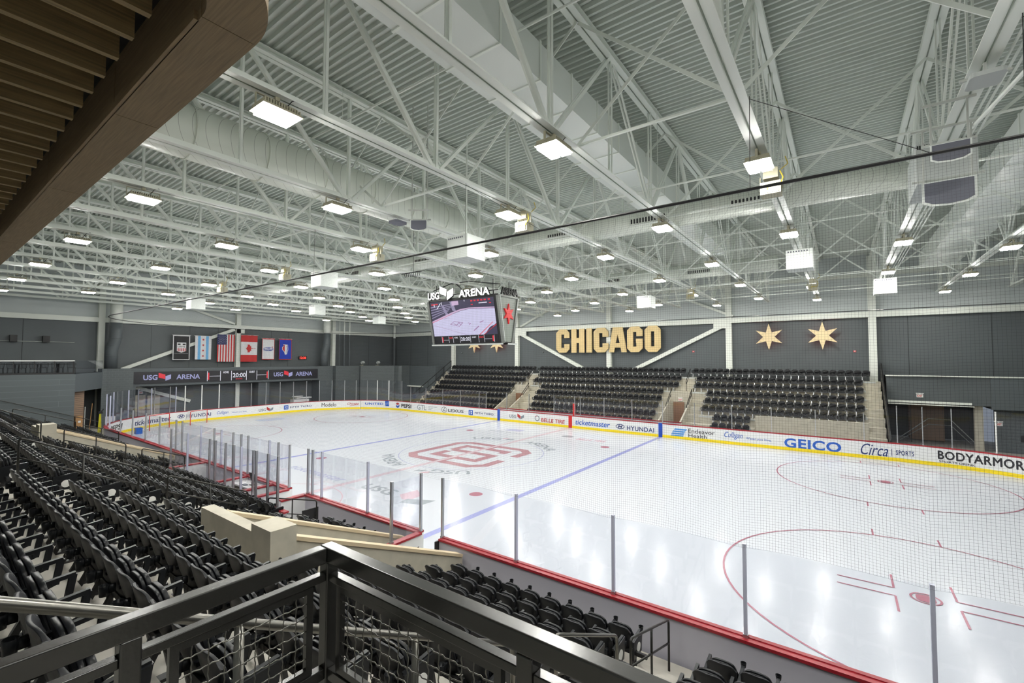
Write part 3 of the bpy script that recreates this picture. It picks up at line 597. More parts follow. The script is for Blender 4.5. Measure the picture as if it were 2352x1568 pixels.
# ================================================================== NET
CZ = 9.0
def netpath(q):            # q: arclength from x=27 on the near side, going left, round the corner, up the left end
    x = 27 - q
    if x > -21.98: return Vector((x, -13.12)), Vector((0, -1))
    return (lambda pn: (pn[0] + pn[1] * .17, pn[1]))(Pp(S_NEAR - (-21.98 - x)))
m = MB(); T = .0009
def sagz(q):
    x = 27 - q
    xs_ = [2.2, 4.4, 7.01, 10.3, 12.82, 15.33, 17.82, 20.29, 22.8, 25.3, 28]
    if x < -20: return 3.3, 0
    zb_ = 2.63; 
    for a, b in zip(xs_, xs_[1:]):
        if a <= x <= b:
            t = (x - a) / (b - a); return zb_ + .10 * math.sin(PI * t ** .8), .12 * math.sin(PI * t)
    return zb_, 0
q = 0; step = .0445; QT = 27 + 21.98 + (S_NEAR - 22)
QT = 27 + 21.98 + 48
while q < QT:
    p, n = netpath(q); zb_, out = sagz(q); tg = Vector((-n.y, n.x)); rows = []
    zs = [zb_, zb_ + .25, zb_ + .8, CZ]; offs = [out, out * .6, out * .1, 0]
    if q > 52: zs = [zb_, CZ]; offs = [0, 0]
    v = []
    for z, of in zip(zs, offs):
        c = p + n * of; v += [(c.x - tg.x * T, c.y - tg.y * T, z), (c.x + tg.x * T, c.y + tg.y * T, z)]
    m.add(v, [(2 * i, 2 * i + 1, 2 * i + 3, 2 * i + 2) for i in range(len(zs) - 1)])
    q += step if q < 60 else step * 2
k = 0; z = 0
nz = int((CZ - 2.63) / step)
for j in range(nz + 1):
    qs = [0]; 
    while qs[-1] < QT: qs.append(qs[-1] + (.42 if 27 - qs[-1] > 0 else 1.2))
    v = []; 
    for q in qs:
        p, n = netpath(min(q, QT)); zb_, out = sagz(q); z = zb_ + (CZ - zb_) * j / nz; h = z - zb_
        of = out * max(0, 1 - h / .6); c = p + n * of; v += [(c.x, c.y, z - T), (c.x, c.y, z + T)]
    m.add(v, [(2 * i, 2 * i + 2, 2 * i + 3, 2 * i + 1) for i in range(len(qs) - 1)])
net = m.build('protective_netting', 'thread'); tag(net, 'fine black spectator netting hanging along the near side of the ice', 'net')
pts = []
q = 0
while q < QT: p, n = netpath(q); pts.append((p.x, p.y, CZ)); q += 1.5
cb_ = MB(); cb_.tube(pts, .028, 6); t = cb_.build('net_cable', 'black'); t.parent = net
# far side cable
pts = [(x, 13.2, 9.0) for x in (-21, -10, 0, 10, 20, 28)]
m = MB(); m.tube(pts, .025, 5); tag(m.build('net_cable', 'black'), 'thin black cable running across in front of the far wall beam', 'cable')
# cable hardware and droppers
m = MB()
dro = [(21.2, -10.5), (17.85, -13.1), (11.0, -13.1), (7.3, -13.1), (3.6, -13.1), (-4, -13.1), (14.45, -8)]
for i, x in enumerate((21.2, 17.85, 11.0, 3.6, -4.0, -11.4)):
    m = MB(); m.tube([(x + .18, -13.12, CZ), (x + .2, -13.12, 10.7)], .006, 4); m.tube([(x + .2, -13.12, 10.65), (x + 2.6, -13.12, CZ)], .005, 4)
    tag(m.build('dropper_wire', 'blackm'), 'thin wire dropping from truss to net cable, %s from right' % ORD[i + 1], 'wire', 'net dropper wires')
# ================================================================== ICE MARKINGS (paint of the ice: children of the ice)
def mark(name, mt, polys, z=.003):
    m = MB()
    for i, P in enumerate(polys):
        m.add([(a, b, z + .00002 * i) for a, b in P], [tuple(range(len(P)))])
    ob = m.build(name, mt, icef)
    for pl in ob.data.polygons:
        if pl.normal.z < 0: pl.flip()
    return ob
def rect(x0, x1, y0, y1): return [(x0, y0), (x1, y0), (x1, y1), (x0, y1)]
def ringp(cx, cy_, r, wd, a0=0, a1=360, n=72):
    P = []
    for i in range(n):
        t0, t1 = (math.radians(a0 + (a1 - a0) * k / n) for k in (i, i + 1))
        P.append([(cx + rr * math.cos(t), cy_ + rr * math.sin(t)) for rr, t in ((r - wd / 2, t0), (r + wd / 2, t0), (r + wd / 2, t1), (r - wd / 2, t1))])
    return P
mark('blue_line', 'i_blue', [rect(-7.98, -7.68, -HY, HY), rect(7.68, 7.98, -HY, HY)])
mark('centre_line', 'i_pink', [rect(-.15, -.09, -HY, HY), rect(.09, .15, -HY, HY)], .007)
mark('centre_line', 'i_pink', [rect(-.09, .09, -HY, HY)], .0055).data.materials[0] = M['ice_line_mid'] if 'ice_line_mid' in M else mat('ice_pale_pink', (.56, .48, .52), .25)
mark('goal_line', 'i_pink', [rect(-27.15, -27.1, -12, 12), rect(27.1, 27.15, -12, 12)])
mark('centre_circle', 'i_lite', ringp(0, 0, 4.57, .06))
mark('crease', 'i_pale', [[(-27.1, -1.2), (-25.7, -1.2), (-25.2, -.6), (-25.2, .6), (-25.7, 1.2), (-27.1, 1.2)]])
P = []
for cx in (-20.85, 20.85):
    for cy_ in (-6.7, 6.7):
        P += ringp(cx, cy_, 4.57, .055)
        for sx in (-1, 1):
            for sy in (-1, 1):
                x0 = cx + sx * .6; y0 = cy_ + sy * .25
                P += [rect(min(x0, x0 + sx * 1.2), max(x0, x0 + sx * 1.2), y0 - .025, y0 + .025), rect(x0 - .025, x0 + .025, min(y0, y0 + sy * .9), max(y0, y0 + sy * .9))]
        for sx in (-.85, .85): P += [rect(cx + sx - .025, cx + sx + .025, cy_ + 4.5, cy_ + 5.15), rect(cx + sx - .025, cx + sx + .025, cy_ - 5.15, cy_ - 4.5)]
        P += ringp(cx, cy_, .29, .05, n=28); P.append([(cx + .24 * math.cos(2 * PI * i / 24) if abs(math.cos(2 * PI * i / 24)) < .8 else cx + math.copysign(.19, math.cos(2 * PI * i / 24)), cy_ + .22 * math.sin(2 * PI * i / 24)) for i in range(24)])
mark('faceoff_circle', 'i_dkred', P)
P = []
for cx in (-6.1, 6.1):
    for cy_ in (-6.7, 6.7): P.append([(cx + .3 * math.cos(2 * PI * i / 28), cy_ + .3 * math.sin(2 * PI * i / 28)) for i in range(28)])
mark('faceoff_dot', 'i_dkred', P)
mark('referee_crease', 'i_pink', ringp(0, -12.95, 3.05, .05, 0, 180, 40))
# centre monogram
P = []
for st, wd in (([(-.6, 2.45), (-2.15, 2.45), (-2.85, 1.85), (-2.85, -2.4), (-2.15, -3.0), (2.3, -3.0), (3.0, -2.3), (3.0, -.8)], .56), ([(-.7, 2.45), (2.35, 2.45), (3.0, 1.85), (3.0, .4)], .56),
               ([(-1.55, -.55), (-1.55, -1.75), (1.75, -1.75), (1.75, -.1), (-1.6, -.1)], .56), ([(-1.6, -.1), (-1.6, 1.35), (1.75, 1.35), (1.75, .75)], .56), ([(.1, -1.7), (.1, -3.0)], .5), ([(.1, 1.3), (.1, 2.4)], .5)):
    P += strokes(st, wd)
mark('centre_emblem', 'i_maroon', P, .0045)
def icetext(body, mt, cx, cy_, w_, h_, ang, z=.004, **k):
    m = MB(); a = math.radians(ang); ca, sa = math.cos(a), math.sin(a)
    put_text(m, body, w_, h_, lambda u, v, d: (cx + (u - w_ / 2) * ca - (v - h_ / 2) * sa, cy_ + (u - w_ / 2) * sa + (v - h_ / 2) * ca, z + d * .1), **k)
    return m.build('ice_lettering', mt, icef)
def arc_text(body, mt, r, h_, a_mid, span, **k):
    m = MB(); vs, fs = text(body, math.radians(span) * r, h_, **k); L = math.radians(span) * r
    m.add([((r + v[1]) * math.cos(math.radians(a_mid) + (L / 2 - v[0]) / r), (r + v[1]) * math.sin(math.radians(a_mid) + (L / 2 - v[0]) / r), .004 + v[2] * .1) for v in vs], fs)
    return m.build('ice_lettering', mt, icef)
arc_text('USG', 'i_grey', 4.8, .75, 118, 24, bold=.02); arc_text('ARENA', 'i_grey', 4.8, .75, 62, 42, bold=.02)
arc_text('USG', 'i_grey', 4.8, .75, -62, 24, bold=.02); arc_text('ARENA', 'i_grey', 4.8, .75, -118, 40, bold=.02)
def icelogo(cx, cy_, s, flip=1, z=.004):
    mark('ice_emblem', 'i_pink', [[(cx - s * flip, cy_), (cx - .1 * flip, cy_ + s * .9 * flip), (cx - .05 * flip, cy_ + .1 * flip), (cx - .6 * s * flip, cy_ - .5 * s * flip)]], z)
    mark('ice_emblem', 'i_grey', [[(cx, cy_), (cx + s * flip, cy_ + .5 * s * flip), (cx + s * flip, cy_ - .2 * s * flip), (cx, cy_ - .75 * s * flip)]], z + .0004)
icelogo(-1.0, 5.2, .5); icelogo(1.2, -5.3, .5, -1)
icetext('USG', 'i_grey', 2.05, -8.75, 2.1, .75, 0, bold=.03)
mark('ice_emblem', 'i_pink', [[(3.45, -8.75), (3.55, -7.8), (4.35, -8.25), (4.4, -9.1), (4.0, -9.1)]]); mark('ice_emblem', 'i_grey', [[(4.3, -9.5), (4.2, -8.95), (5.35, -8.4), (5.3, -9.15)]], .0034)
icetext('ticketmaster', 'i_lite', -3.0, -8.8, 4.9, .62, 0, shear=.2, bold=.015)
icetext('BELLE TIRE', 'i_pink', 4.2, 8.5, 2.2, .75, 5, bold=.03); mark('ice_emblem', 'i_grey', [[(2.0 + .5 * math.cos(2 * PI * i / 14), 8.9 + .4 * math.sin(2 * PI * i / 14)) for i in range(14)]])
mark('ice_emblem', 'i_lite', [rect(-3.8, -2.3, 8.5, 9.4)]); icetext('FIFTH THIRD', 'i_grey', -3.1, 7.7, 3.4, .35, 0)
mark('ice_panel', 'i_pale', [rect(18.0, 22, 11.6, 12.6)]).data.materials[0] = mat('ice_faint_blue', (.50, .52, .60), .25)
# ================================================================== GOALS
def goal(loc, rz, label):
    t = thing('goal_net', label, 'hockey goal', loc, rz); r = .03
    m = MB(); m.tube([(-.92, 0, 0), (-.92, 0, 1.18), (-.88, 0, 1.22), (.88, 0, 1.22), (.92, 0, 1.18), (.92, 0, 0)], r, 8); m.build('front_frame', 'redp', t)
    m = MB(); m.tube([(-.92, 0, .03), (-1.1, -.5, .03), (-.7, -1.05, .03), (0, -1.15, .03), (.7, -1.05, .03), (1.1, -.5, .03), (.92, 0, .03)], .025, 6); m.tube([(-.88, 0, 1.2), (-.75, -.45, 1.2), (0, -.5, 1.2), (.75, -.45, 1.2), (.88, 0, 1.2)], .02, 6); m.build('base_frame', 'white', t)
    m = MB(); top = [(-.9, 0), (-.75, -.45), (-.3, -.5), (.3, -.5), (.75, -.45), (.9, 0)]; bot = [(-.92, 0), (-1.1, -.5), (-.5, -1.1), (.5, -1.1), (1.1, -.5), (.92, 0)]
    def g_(i, f, z): 
        a = [Vector((*p_, 0)) for p_ in (top[i], top[i + 1], bot[i], bot[i + 1])]; tt = a[0].lerp(a[1], f); bb = a[2].lerp(a[3], f); k = z / 1.2
        return Vector((*(bb.lerp(tt, k)).xy, .03 + z))
    for i in range(5):
        for j in range(6): m.tube([g_(i, j / 6, 0), g_(i, j / 6, .6), g_(i, j / 6, 1.18)], .004, 3)
        for j in range(11): m.tube([g_(i, 0, j * .115), g_(i, 1, j * .115)], .004, 3)
    for j in range(7): m.tube([(-.85 + j * .28, 0, 1.2), (-.75 + j * .25, -.45, 1.2)], .004, 3)
    m.build('netting', 'net_w', t)
goal((-28.3, -5.4, 0), math.radians(-62), 'red-framed hockey goal with white net nearer the end board lettering'); goal((-27.4, -8.6, 0), math.radians(-62), 'second hockey goal with white net, closer to the blue box in the corner')
t = thing('equipment_box', 'small blue plastic box in the near left corner of the ice', 'box', (-25.9, -10.4, 0)); m = MB(); m.box(-.25, .25, -.2, .2, 0, .42); m.build('body', 'bluebox', t); m = MB(); m.box(-.27, .27, -.22, .22, .42, .46); m.build('lid', 'bluebox', t)
# ================================================================== SEATS
def seat_meshes(lo=False):
    D = {}
    nu, nv = (4, 2) if lo else (10, 6)
    def shell(x, v, off):
        u = x; z = .40 + .43 * v - (.10 * abs(u) ** 5 if v > .8 else 0) * ((v - .8) / .2 if v > .8 else 0)
        y = .14 * (1 - v) + .055 * u * u - .02 + off; wd = .235 * (1 - .10 * (1 - v)); return (u * wd, y - .02 * math.sin(PI * v), z)
    m = MB(); v = []
    for off in (0, -.03):
        for j in range(nv + 1):
            for i in range(nu + 1): v.append(shell(-1 + 2 * i / nu, j / nv, off))
    n1 = (nu + 1) * (nv + 1); f = []
    for j in range(nv):
        for i in range(nu):
            a = j * (nu + 1) + i; f.append((a, a + nu + 1, a + nu + 2, a + 1)); a += n1; f.append((a, a + 1, a + nu + 2, a + nu + 1))
    edge = [i for i in range(nu + 1)] + [j * (nu + 1) + nu for j in range(1, nv + 1)] + [nv * (nu + 1) + i for i in range(nu - 1, -1, -1)] + [j * (nu + 1) for j in range(nv - 1, 0, -1)]
    for a, b in zip(edge, edge[1:] + edge[:1]): f.append((a, b, b + n1, a + n1))
    m.add(v, f); D['backrest'] = m
    def domed(w_, z0, z1, y0, y1, n=8):
        P = [(-w_, z0), (w_, z0)] + [(w_ * (1 if abs(math.cos(t)) > .999 else math.copysign(abs(math.cos(t)) ** .55, math.cos(t))), z1 - .20 + .20 * math.sin(t) ** .8) for t in [PI * i / n for i in range(n + 1)]]
        q = MB(); q.prism(P, lambda a, b, d: (a, d + (b - .4) * -.22, b), y0, y1); return q
    D['seat_pan'] = domed(.215, .36, .79, .20, .245, 4 if lo else 18)
    D['seat_cushion'] = domed(.20, .38, .775, .158, .20, 4 if lo else 18)
    m = MB(); m.bar((0, .02, .585), (0, .42, .63), .045, .035); m.bar((0, .405, .63), (0, .37, .40), .045, .05); m.bar((0, .37, .42), (0, .1, .33), .03, .05); D['armrest'] = m
    m = MB(); c = (.15, -.075, .50)
    if lo: m.lathe([(.04, 0), (.045, .1)], c, 6)
    else: m.lathe([(.0, 0), (.038, 0), (.047, .11), (.043, .112), (.036, .015), (0, .015)], c, 14)
    m.box(.13, .17, -.05, .02, .52, .6); D['cup_holder'] = m
    m = MB(); m.bar((0, .12, .40), (0, -.02, .12), .05, .05); m.bar((0, .12, .40), (0, .2, .0), .05, .05); m.box(-.05, .05, -.06, .24, 0, .03); m.box(-.25, .25, .08, .13, .33, .40); D['bracket'] = m
    return D
PITCH_S = .508
def blocks_for(k):
    if k == 0: B = [(-26, -17.35, 'a'), (-16.05, -11.35, 'b'), (-8.85, -6.0, 'c'), (6.02, 8.8, 'e'), (11.3, 16.1, 'f'), (17.35, 26.2, 'g')]
    elif k < 5: B = [(-26, -17.35, 'a'), (-16.05, -11.35, 'b'), (-8.85, -6.0, 'c'), (-4.5, 4.45, 'd'), (6.02, 8.8, 'e'), (11.3, 16.1, 'f'), (17.35, 26.2, 'g')]
    elif k == 5: B = [(-26, -17.35, 'a'), (-16.05, -11.5, 'b'), (-8.8, -6.0, 'c'), (-4.5, 4.45, 'd'), (6.02, 8.3, 'e'), (11.45, 16.1, 'f'), (17.35, 26.2, 'g')]
    elif k < 8: B = [(-26, -17.35, 'a'), (-16.05, -6.0, 'bc'), (-4.5, 4.45, 'd'), (6.02, 16.1, 'ef'), (17.35, 26.2, 'g')]
    elif k == 8: B = [(-26, -17.35, 'a'), (-16.05, -6.0, 'bc'), (-4.5, 4.45, 'd'), (6.02, 16.1, 'ef'), (17.35, 26.2, 'g')]
    else: B = [(-26, -17.35, 'a'), (-16.05, -6.0, 'bc'), (-4.5, 4.45, 'd'), (6.02, 16.1, 'ef')]
    return B
BN = {'a': 'farthest left block', 'b': 'block left of far tunnel', 'c': 'block right of far tunnel', 'bc': 'block above far tunnel', 'd': 'middle block', 'e': 'small block left of near tunnel', 'f': 'block right of near tunnel', 'ef': 'nearest block above near tunnel', 'g': 'lower right block'}
allseats = []
for k in range(10):
    for a, b, nm in blocks_for(k):
        n = int((b - a) / PITCH_S); x0 = b - n * PITCH_S if nm in ('a', 'bc', 'b', 'd', 'f') else a
        for i in range(n):
            x = x0 + (i + .5) * PITCH_S; allseats.append(dict(p=(x, YB[k], FZ[k]), rz=0, k=k, b=nm, i=(n - i) if x0 != a else i + 1, first=i == 0, last=i == n - 1, left=x0 == a, far=0))
FN = ['left section', 'middle section', 'right section']
for k in range(8):
    segs = SEC[k] if k else [(-22.0, -8.9), (-8.4, 7.6), (8.2, 20.95)]
    for si, (a, b) in enumerate(segs):
        n = int((b - a) / PITCH_S)
        for i in range(n): allseats.append(dict(p=(a + (i + .5) * (b - a) / n, FY[k], FF[k]), rz=PI, k=k, b=FN[si], i=i + 1, first=0, last=0, left=1, far=1))
vis = []; rest = []
for s in allseats:
    q = px((s['p'][0], s['p'][1], s['p'][2] + .6))
    if q and -60 < q[0] < 2412 and q[1] < 1640: vis.append((q[2], s))
    elif s['far'] or (q and -1500 < q[0] < 3300) or (Vector(s['p']) - CAM).length < 9: rest.append(s)
vis.sort(key=lambda a: a[0]); ind = [s for _, s in vis[:300]]; rest += [s for _, s in vis[300:]]
SM = seat_meshes(); smat = {'backrest': 'seat_rim', 'seat_pan': 'seat', 'seat_cushion': 'seat', 'armrest': 'seat', 'cup_holder': 'seat', 'bracket': 'seat_metal'}
proto = thing('stadium_seat', 'seat', 'stadium seat')
pm = {}
for nme, mb_ in SM.items():
    ob = mb_.build(nme, smat[nme], proto, smooth=True if nme in ('backrest', 'cup_holder') else 'sides' if nme in ('seat_pan', 'seat_cushion') else False); pm[nme] = ob
    if nme == 'armrest': ob.location = (PITCH_S / 2, 0, 0)
    if nme == 'bracket': ob.location = (PITCH_S / 2, 0, 0)
    if nme in ('seat_pan', 'seat_cushion', 'backrest'):
        bv = ob.modifiers.new('bevel', 'BEVEL'); bv.width = .008; bv.segments = 2; bv.limit_method = 'ANGLE'; bv.angle_limit = math.radians(50)
m = MB(); m.lathe([(.0, .0), (.036, 0), (.046, .07), (.041, .07), (.033, .012), (0, .012)], (0, .47, .6), 14); m.bar((0, .40, .62), (0, .44, .64), .05, .02); front_cup = m
m = MB(); 
P8 = [(.085 * math.cos(2 * PI * i / 20), .085 * math.sin(2 * PI * i / 20)) for i in range(20)]
m.prism(P8, lambda a, b, d: (d, .22 + a, .42 + b), 0, .006); discm = m
ep = MB(); ep.prism([(-.02, .28), (.38, .28), (.42, .63), (.0, .60)], lambda a, b, d: (d, a, b), -.015, .015)
disc_me = None
for j, s in enumerate(ind):
    row = 'row %s up' % ORD[s['k'] + 1]
    side = 'left' if s['left'] else 'right'
    lab = 'black folding seat, %s from %s end, %s row up, %s' % (ORD[s['i']], side, ORD[s['k'] + 1], BN.get(s['b'], 'far stand ' + s['b']))
    if j == 0: o = proto; o.location = s['p']; o['label'] = lab; o['group'] = 'folding seats of the stands'
    else:
        o = proto.copy(); C.objects.link(o); o.location = s['p']; o.rotation_euler = (0, 0, s['rz']); o['label'] = lab; o['group'] = 'folding seats of the stands'
        for ch in pm.values(): c = ch.copy(); C.objects.link(c); c.parent = o
    if s['last'] and s['b'] in ('bc', 'd', 'f', 'ef', 'a'):
        a_ = ep.build('end_panel', 'seat', o); a_.location = (PITCH_S / 2 + .03, 0, 0); d_ = discm.build('row_disc', 'disc', a_); d_.location = (.016, 0, 0)
    if s['first'] or s['k'] == 0:
        if s['first']: c = pm['armrest'].copy(); C.objects.link(c); c.parent = o; c.location = (-PITCH_S / 2, 0, 0)
    if s['k'] == 0: c = front_cup.build('armrest_cup', 'seat', o); c.location = (PITCH_S / 2, 0, 0)
LO = seat_meshes(True); big = MB()
for s in rest:
    d = (Vector(s['p']) - CAM).length; ca, sa = math.cos(s['rz']), math.sin(s['rz']); X, Y, Z = s['p']
    for nme in ('backrest', 'seat_pan', 'armrest', 'cup_holder', 'bracket', 'seat_cushion'):
        if s['far'] and nme in ('cup_holder',): continue
        if nme == 'seat_cushion' and d > 25: continue
        ox = PITCH_S / 2 if nme in ('armrest', 'bracket') else 0
        mi = 1 if nme == 'backrest' and not s['far'] else 0
        if s['far'] and nme == 'bracket': mi = 2
        big.merge(LO[nme], lambda x, y, z: (X + (x + ox) * ca - y * sa, Y + (x + ox) * sa + y * ca, Z + z), mi)
    if s['last'] and not s['far'] and s['b'] in ('bc', 'd', 'f', 'ef', 'a'): big.merge(discm, lambda x, y, z: (X + PITCH_S / 2 + .05 + x, Y + y, Z + z), 3)
    if s['far'] and s['k']: big.box(X + .24, X + .275, Y - .12, Y - .05, Z + .58, Z + .72, 2)
    if s['far']: pass
o = big.build('stadium_seating', ['seat', 'seat_rim', 'alu', 'disc']); tag(o, 'remaining rows of black folding seats, far stand and left end of near stand', 'stadium seating'); o['kind'] = 'stuff'
# white step edges of the far stand
m = MB()
for k in range(8):
    for a, b in (SEC[k] if k else [(-22.2, 21.1)]): m.box(a - .1, b + .1, FY[k] - .74, FY[k] - .718, FF[k] - .10, FF[k] + .01)
struct('trim_%d' % nt_, m, 'light_frame'); nt_ += 1
# ================================================================== HANDRAILS
def arcpts(a, b, c, r, n=4):
    a, b, c = map(Vector, (a, b, c)); p = b + (a - b).normalized() * r; q = b + (c - b).normalized() * r
    return [p.lerp(b, t).lerp(b.lerp(q, t), t) for t in [i / n for i in range(n + 1)]]
def aisle_rail(x, y0, z0, y1, z1, b0, b1, label, mt='tube', r=.021, mid=True, posts=3, h=None):
    """sloping loop rail from (y0,z0) high to (y1,z1) low with posts down to b0,b1"""
    t = thing('aisle_handrail', label, 'handrail')
    A = (x, y0, z0); B_ = (x, y1, z1); m = MB()
    m.tube([(x, y0, b0)] + arcpts((x, y0, b0), A, B_, .09) + arcpts(A, B_, (x, y1, b1), .09) + [(x, y1, b1)], r, 10); m.build('top_rail', mt, t, smooth=True)
    if mid: m = MB(); m.tube([(x, y0, z0 - .42), (x, y1, z1 - .42)], r * .85, 8); m.build('mid_rail', mt, t, smooth=True)
    for i in range(1, posts - 1):
        f = i / (posts - 1); yy = y0 + (y1 - y0) * f; zz = z0 + (z1 - z0) * f; bb = b0 + (b1 - b0) * f
        m = MB(); m.tube([(x, yy, bb), (x, yy, zz)], r, 8); m.build('post', mt, t, smooth=True)
    return t
aisle_rail(16.65, -22.2, 5.2, -18.43, 3.17, 3.4, 2.2, 'shiny metal handrail seen through the mesh panels of the foreground railing', r=.027, posts=4)
aisle_rail(16.7, -17.7, 2.93, -16.05, 2.13, 1.8, 1.1, 'metal aisle handrail ending right of the foreground railing', r=.022, posts=2)
aisle_rail(16.6, -15.3, 1.69, -13.46, 1.14, .8, .22, 'dark three-post handrail by the front row next to the boards', mt='rail', posts=3)
aisle_rail(5.2, -20.46, 4.27, -18.41, 3.25, 3.0, 2.2, 'dark loop handrail in the middle near aisle, upper one', 'rail')
aisle_rail(5.2, -17.81, 2.94, -15.84, 2.07, 1.8, 1.1, 'dark loop handrail in the middle near aisle, lower one', 'rail')
aisle_rail(-5.2, -18.06, 3.2, -16.16, 2.35, 2.0, 1.2, 'dark loop handrail in front of the distant beige tunnel wall', 'rail')
aisle_rail(-5.2, -15.61, 2.07, -14.03, 1.48, 1.0, .4, 'dark loop handrail just left of the tall bench glass', 'rail')
aisle_rail(-5.2, -21.0, 4.75, -18.7, 3.55, 3.3, 2.4, 'dark loop handrail cut by the left edge beside the distant tunnel block', 'rail')
aisle_rail(-16.7, -18.2, 3.25, -15.7, 2.3, 2.0, 1.0, 'distant dark handrail in the far end aisle, upper one', 'rail'); aisle_rail(-16.7, -15.37, 2.06, -13.74, 1.45, .9, .25, 'distant dark handrail in the far end aisle, lower one', 'rail')
aisle_rail(-16.7, -21.4, 4.7, -18.9, 3.6, 3.3, 2.3, 'most distant upper handrail at the left edge of the picture', 'rail')
t = thing('aisle_handrail', 'low black railing in front of the middle gate opening', 'handrail')
m = MB(); m.tube([(3.65, -14.5, .3), (3.65, -14.5, 1.2)] + arcpts((3.65, -14.5, .3), (3.65, -14.5, 1.29), (5.05, -13.6, 1.24), .08) + arcpts((3.65, -14.5, 1.29), (5.05, -13.6, 1.24), (5.05, -13.6, .2), .08) + [(5.05, -13.6, .2)], .022, 8); m.build('top_rail', 'rail', t)
m = MB(); m.tube([(3.65, -14.5, .8), (5.05, -13.6, .75)], .018, 8); m.build('mid_rail', 'rail', t); m = MB(); m.tube([(4.35, -14.05, .2), (4.35, -14.05, 1.26)], .02, 8); m.build('post', 'rail', t)
t = thing('wall_handrail', 'long dark handrail fixed to the grey block wall above the far seats', 'handrail')
m = MB(); m.tube([(-27.05, -20, 4.15), (-27.05, -17.6, 3.05), (-27.05, -12.6, 1.1)], .025, 8); m.build('rail', 'rail', t)
for y, z in ((-19, 3.69), (-17.3, 2.93), (-15.4, 2.19), (-13.8, 1.57)): m = MB(); m.tube([(-27.2, y, z - .06), (-27.05, y, z)], .012, 6); m.build('bracket', 'rail', t)
def far_rail(x, label, y0=14.0, z0=1.0, y1=21.2, z1=5.3):
    t = thing('stair_handrail', label, 'handrail'); m = MB(); m.bar((x, y0, z0), (x, y1, z1), .05, .06); m.build('top_rail', 'rail', t)
    m = MB(); m.bar((x, y0, z0 - .75), (x, y1, z1 - .75), .04, .05); m.build('bottom_rail', 'rail', t)
    for i in range(6): f = i / 5; m = MB(); m.box(x - .02, x + .02, y0 + (y1 - y0) * f - .02, y0 + (y1 - y0) * f + .02, z0 + (z1 - z0) * f - .8, z0 + (z1 - z0) * f); m.build('post', 'rail', t)
far_rail(-22.4, 'black sloping stair railing at the left end of the far stand', 14.6, 1.6, 21.4, 5.75)
m = MB(); m.add([(21.55, y, z) for y, z in ((14.5, 0), (14.5, 1.0), (21.4, 5.7), (21.9, 5.7), (21.9, 0))] + [(21.62, y, z) for y, z in ((14.5, 0), (14.5, 1.0), (21.4, 5.7), (21.9, 5.7), (21.9, 0))], [(0, 1, 2, 3, 4), (9, 8, 7, 6, 5), (0, 5, 6, 1), (1, 6, 7, 2), (2, 7, 8, 3)]); tag(m.build('stand_end_screen', 'blackm'), 'black sloping side screen at the right end of the far stand', 'screen')
for xc, l in ((-8.9, 'left'), (7.93, 'right')):
    for sx in (-.85, .85):
        t = thing('stair_handrail', 'black handrail on the %s side of the %s tunnel in the far stand' % ('left' if sx < 0 else 'right', l), 'handrail'); m = MB(); x = xc + sx
        m.tube([(x, 16.8, 1.5), (x, 16.8, 2.12), (x, 18.4, 3.4), (x, 18.4, 2.7)], .035, 6); m.tube([(x, 16.8, 1.8), (x, 18.4, 3.1)], .03, 6); m.build('rail', 'rail', t)
    t = thing('stair_handrail', 'black double handrail on the upper steps above the %s tunnel of the far stand' % l, 'handrail'); x = xc + .15
    m = MB(); m.tube([(x, 19.3, 3.2), (x, 19.3, 4.1), (x, 20.7, 5.1), (x, 20.7, 4.3)], .03, 6); m.tube([(x, 19.3, 3.75), (x, 20.7, 4.75)], .025, 6); m.build('rail', 'rail', t)
# ================================================================== FOREGROUND RAILING
FX, FYY = 17.67, -21.05
t = thing('corner_guardrail', 'dark steel corner guardrail with crimped wire mesh panels in the foreground', 'railing', (FX, FYY, 4.12))
o0 = Vector((FX, FYY, 4.12))
def rb(name, x0, x1, y0, y1, z0, z1, bev=.005, par=None):
    m = MB(); m.box(x0 - o0.x, x1 - o0.x, y0 - o0.y, y1 - o0.y, z0 - o0.z, z1 - o0.z); ob = m.build(name, 'railfg', par or t)
    b_ = ob.modifiers.new('bevel', 'BEVEL'); b_.width = bev; b_.segments = 3; return ob
XE, YE = 22.5, -24.5; W = .052
rb('top_rail', FX, XE, FYY - W, FYY, 5.175, 5.232); rb('top_rail', FX - .0, FX + W, YE, FYY - W - .0005, 5.175, 5.232)
rb('corner_post', FX + .002, FX + W, FYY - W, FYY - .002, 4.12, 5.176)
for xa, xb in ((FX + W, 18.60), (18.65, 19.60), (19.65, 20.6)):
    rb('sub_rail', xa, xb, FYY - .045, FYY - .01, 5.107, 5.135, .003); rb('bottom_rail', xa, xb, FYY - .045, FYY - .01, 4.745, 4.785, .003)
for yb2, ya in ((-21.66, FYY - W), (-22.6, -21.71), (-23.6, -22.65)):
    rb('sub_rail', FX + .01, FX + .045, yb2, ya, 5.107, 5.135, .003); rb('bottom_rail', FX + .01, FX + .045, yb2, ya, 4.745, 4.785, .003)
for x in (18.60, 19.60, 20.6): rb('post', x, x + .05, FYY - W, FYY - .003, 4.12, 5.176)
for y in (-21.71, -22.65, -23.65): rb('post', FX + .003, FX + W, y, y + .05, 4.12, 5.176)
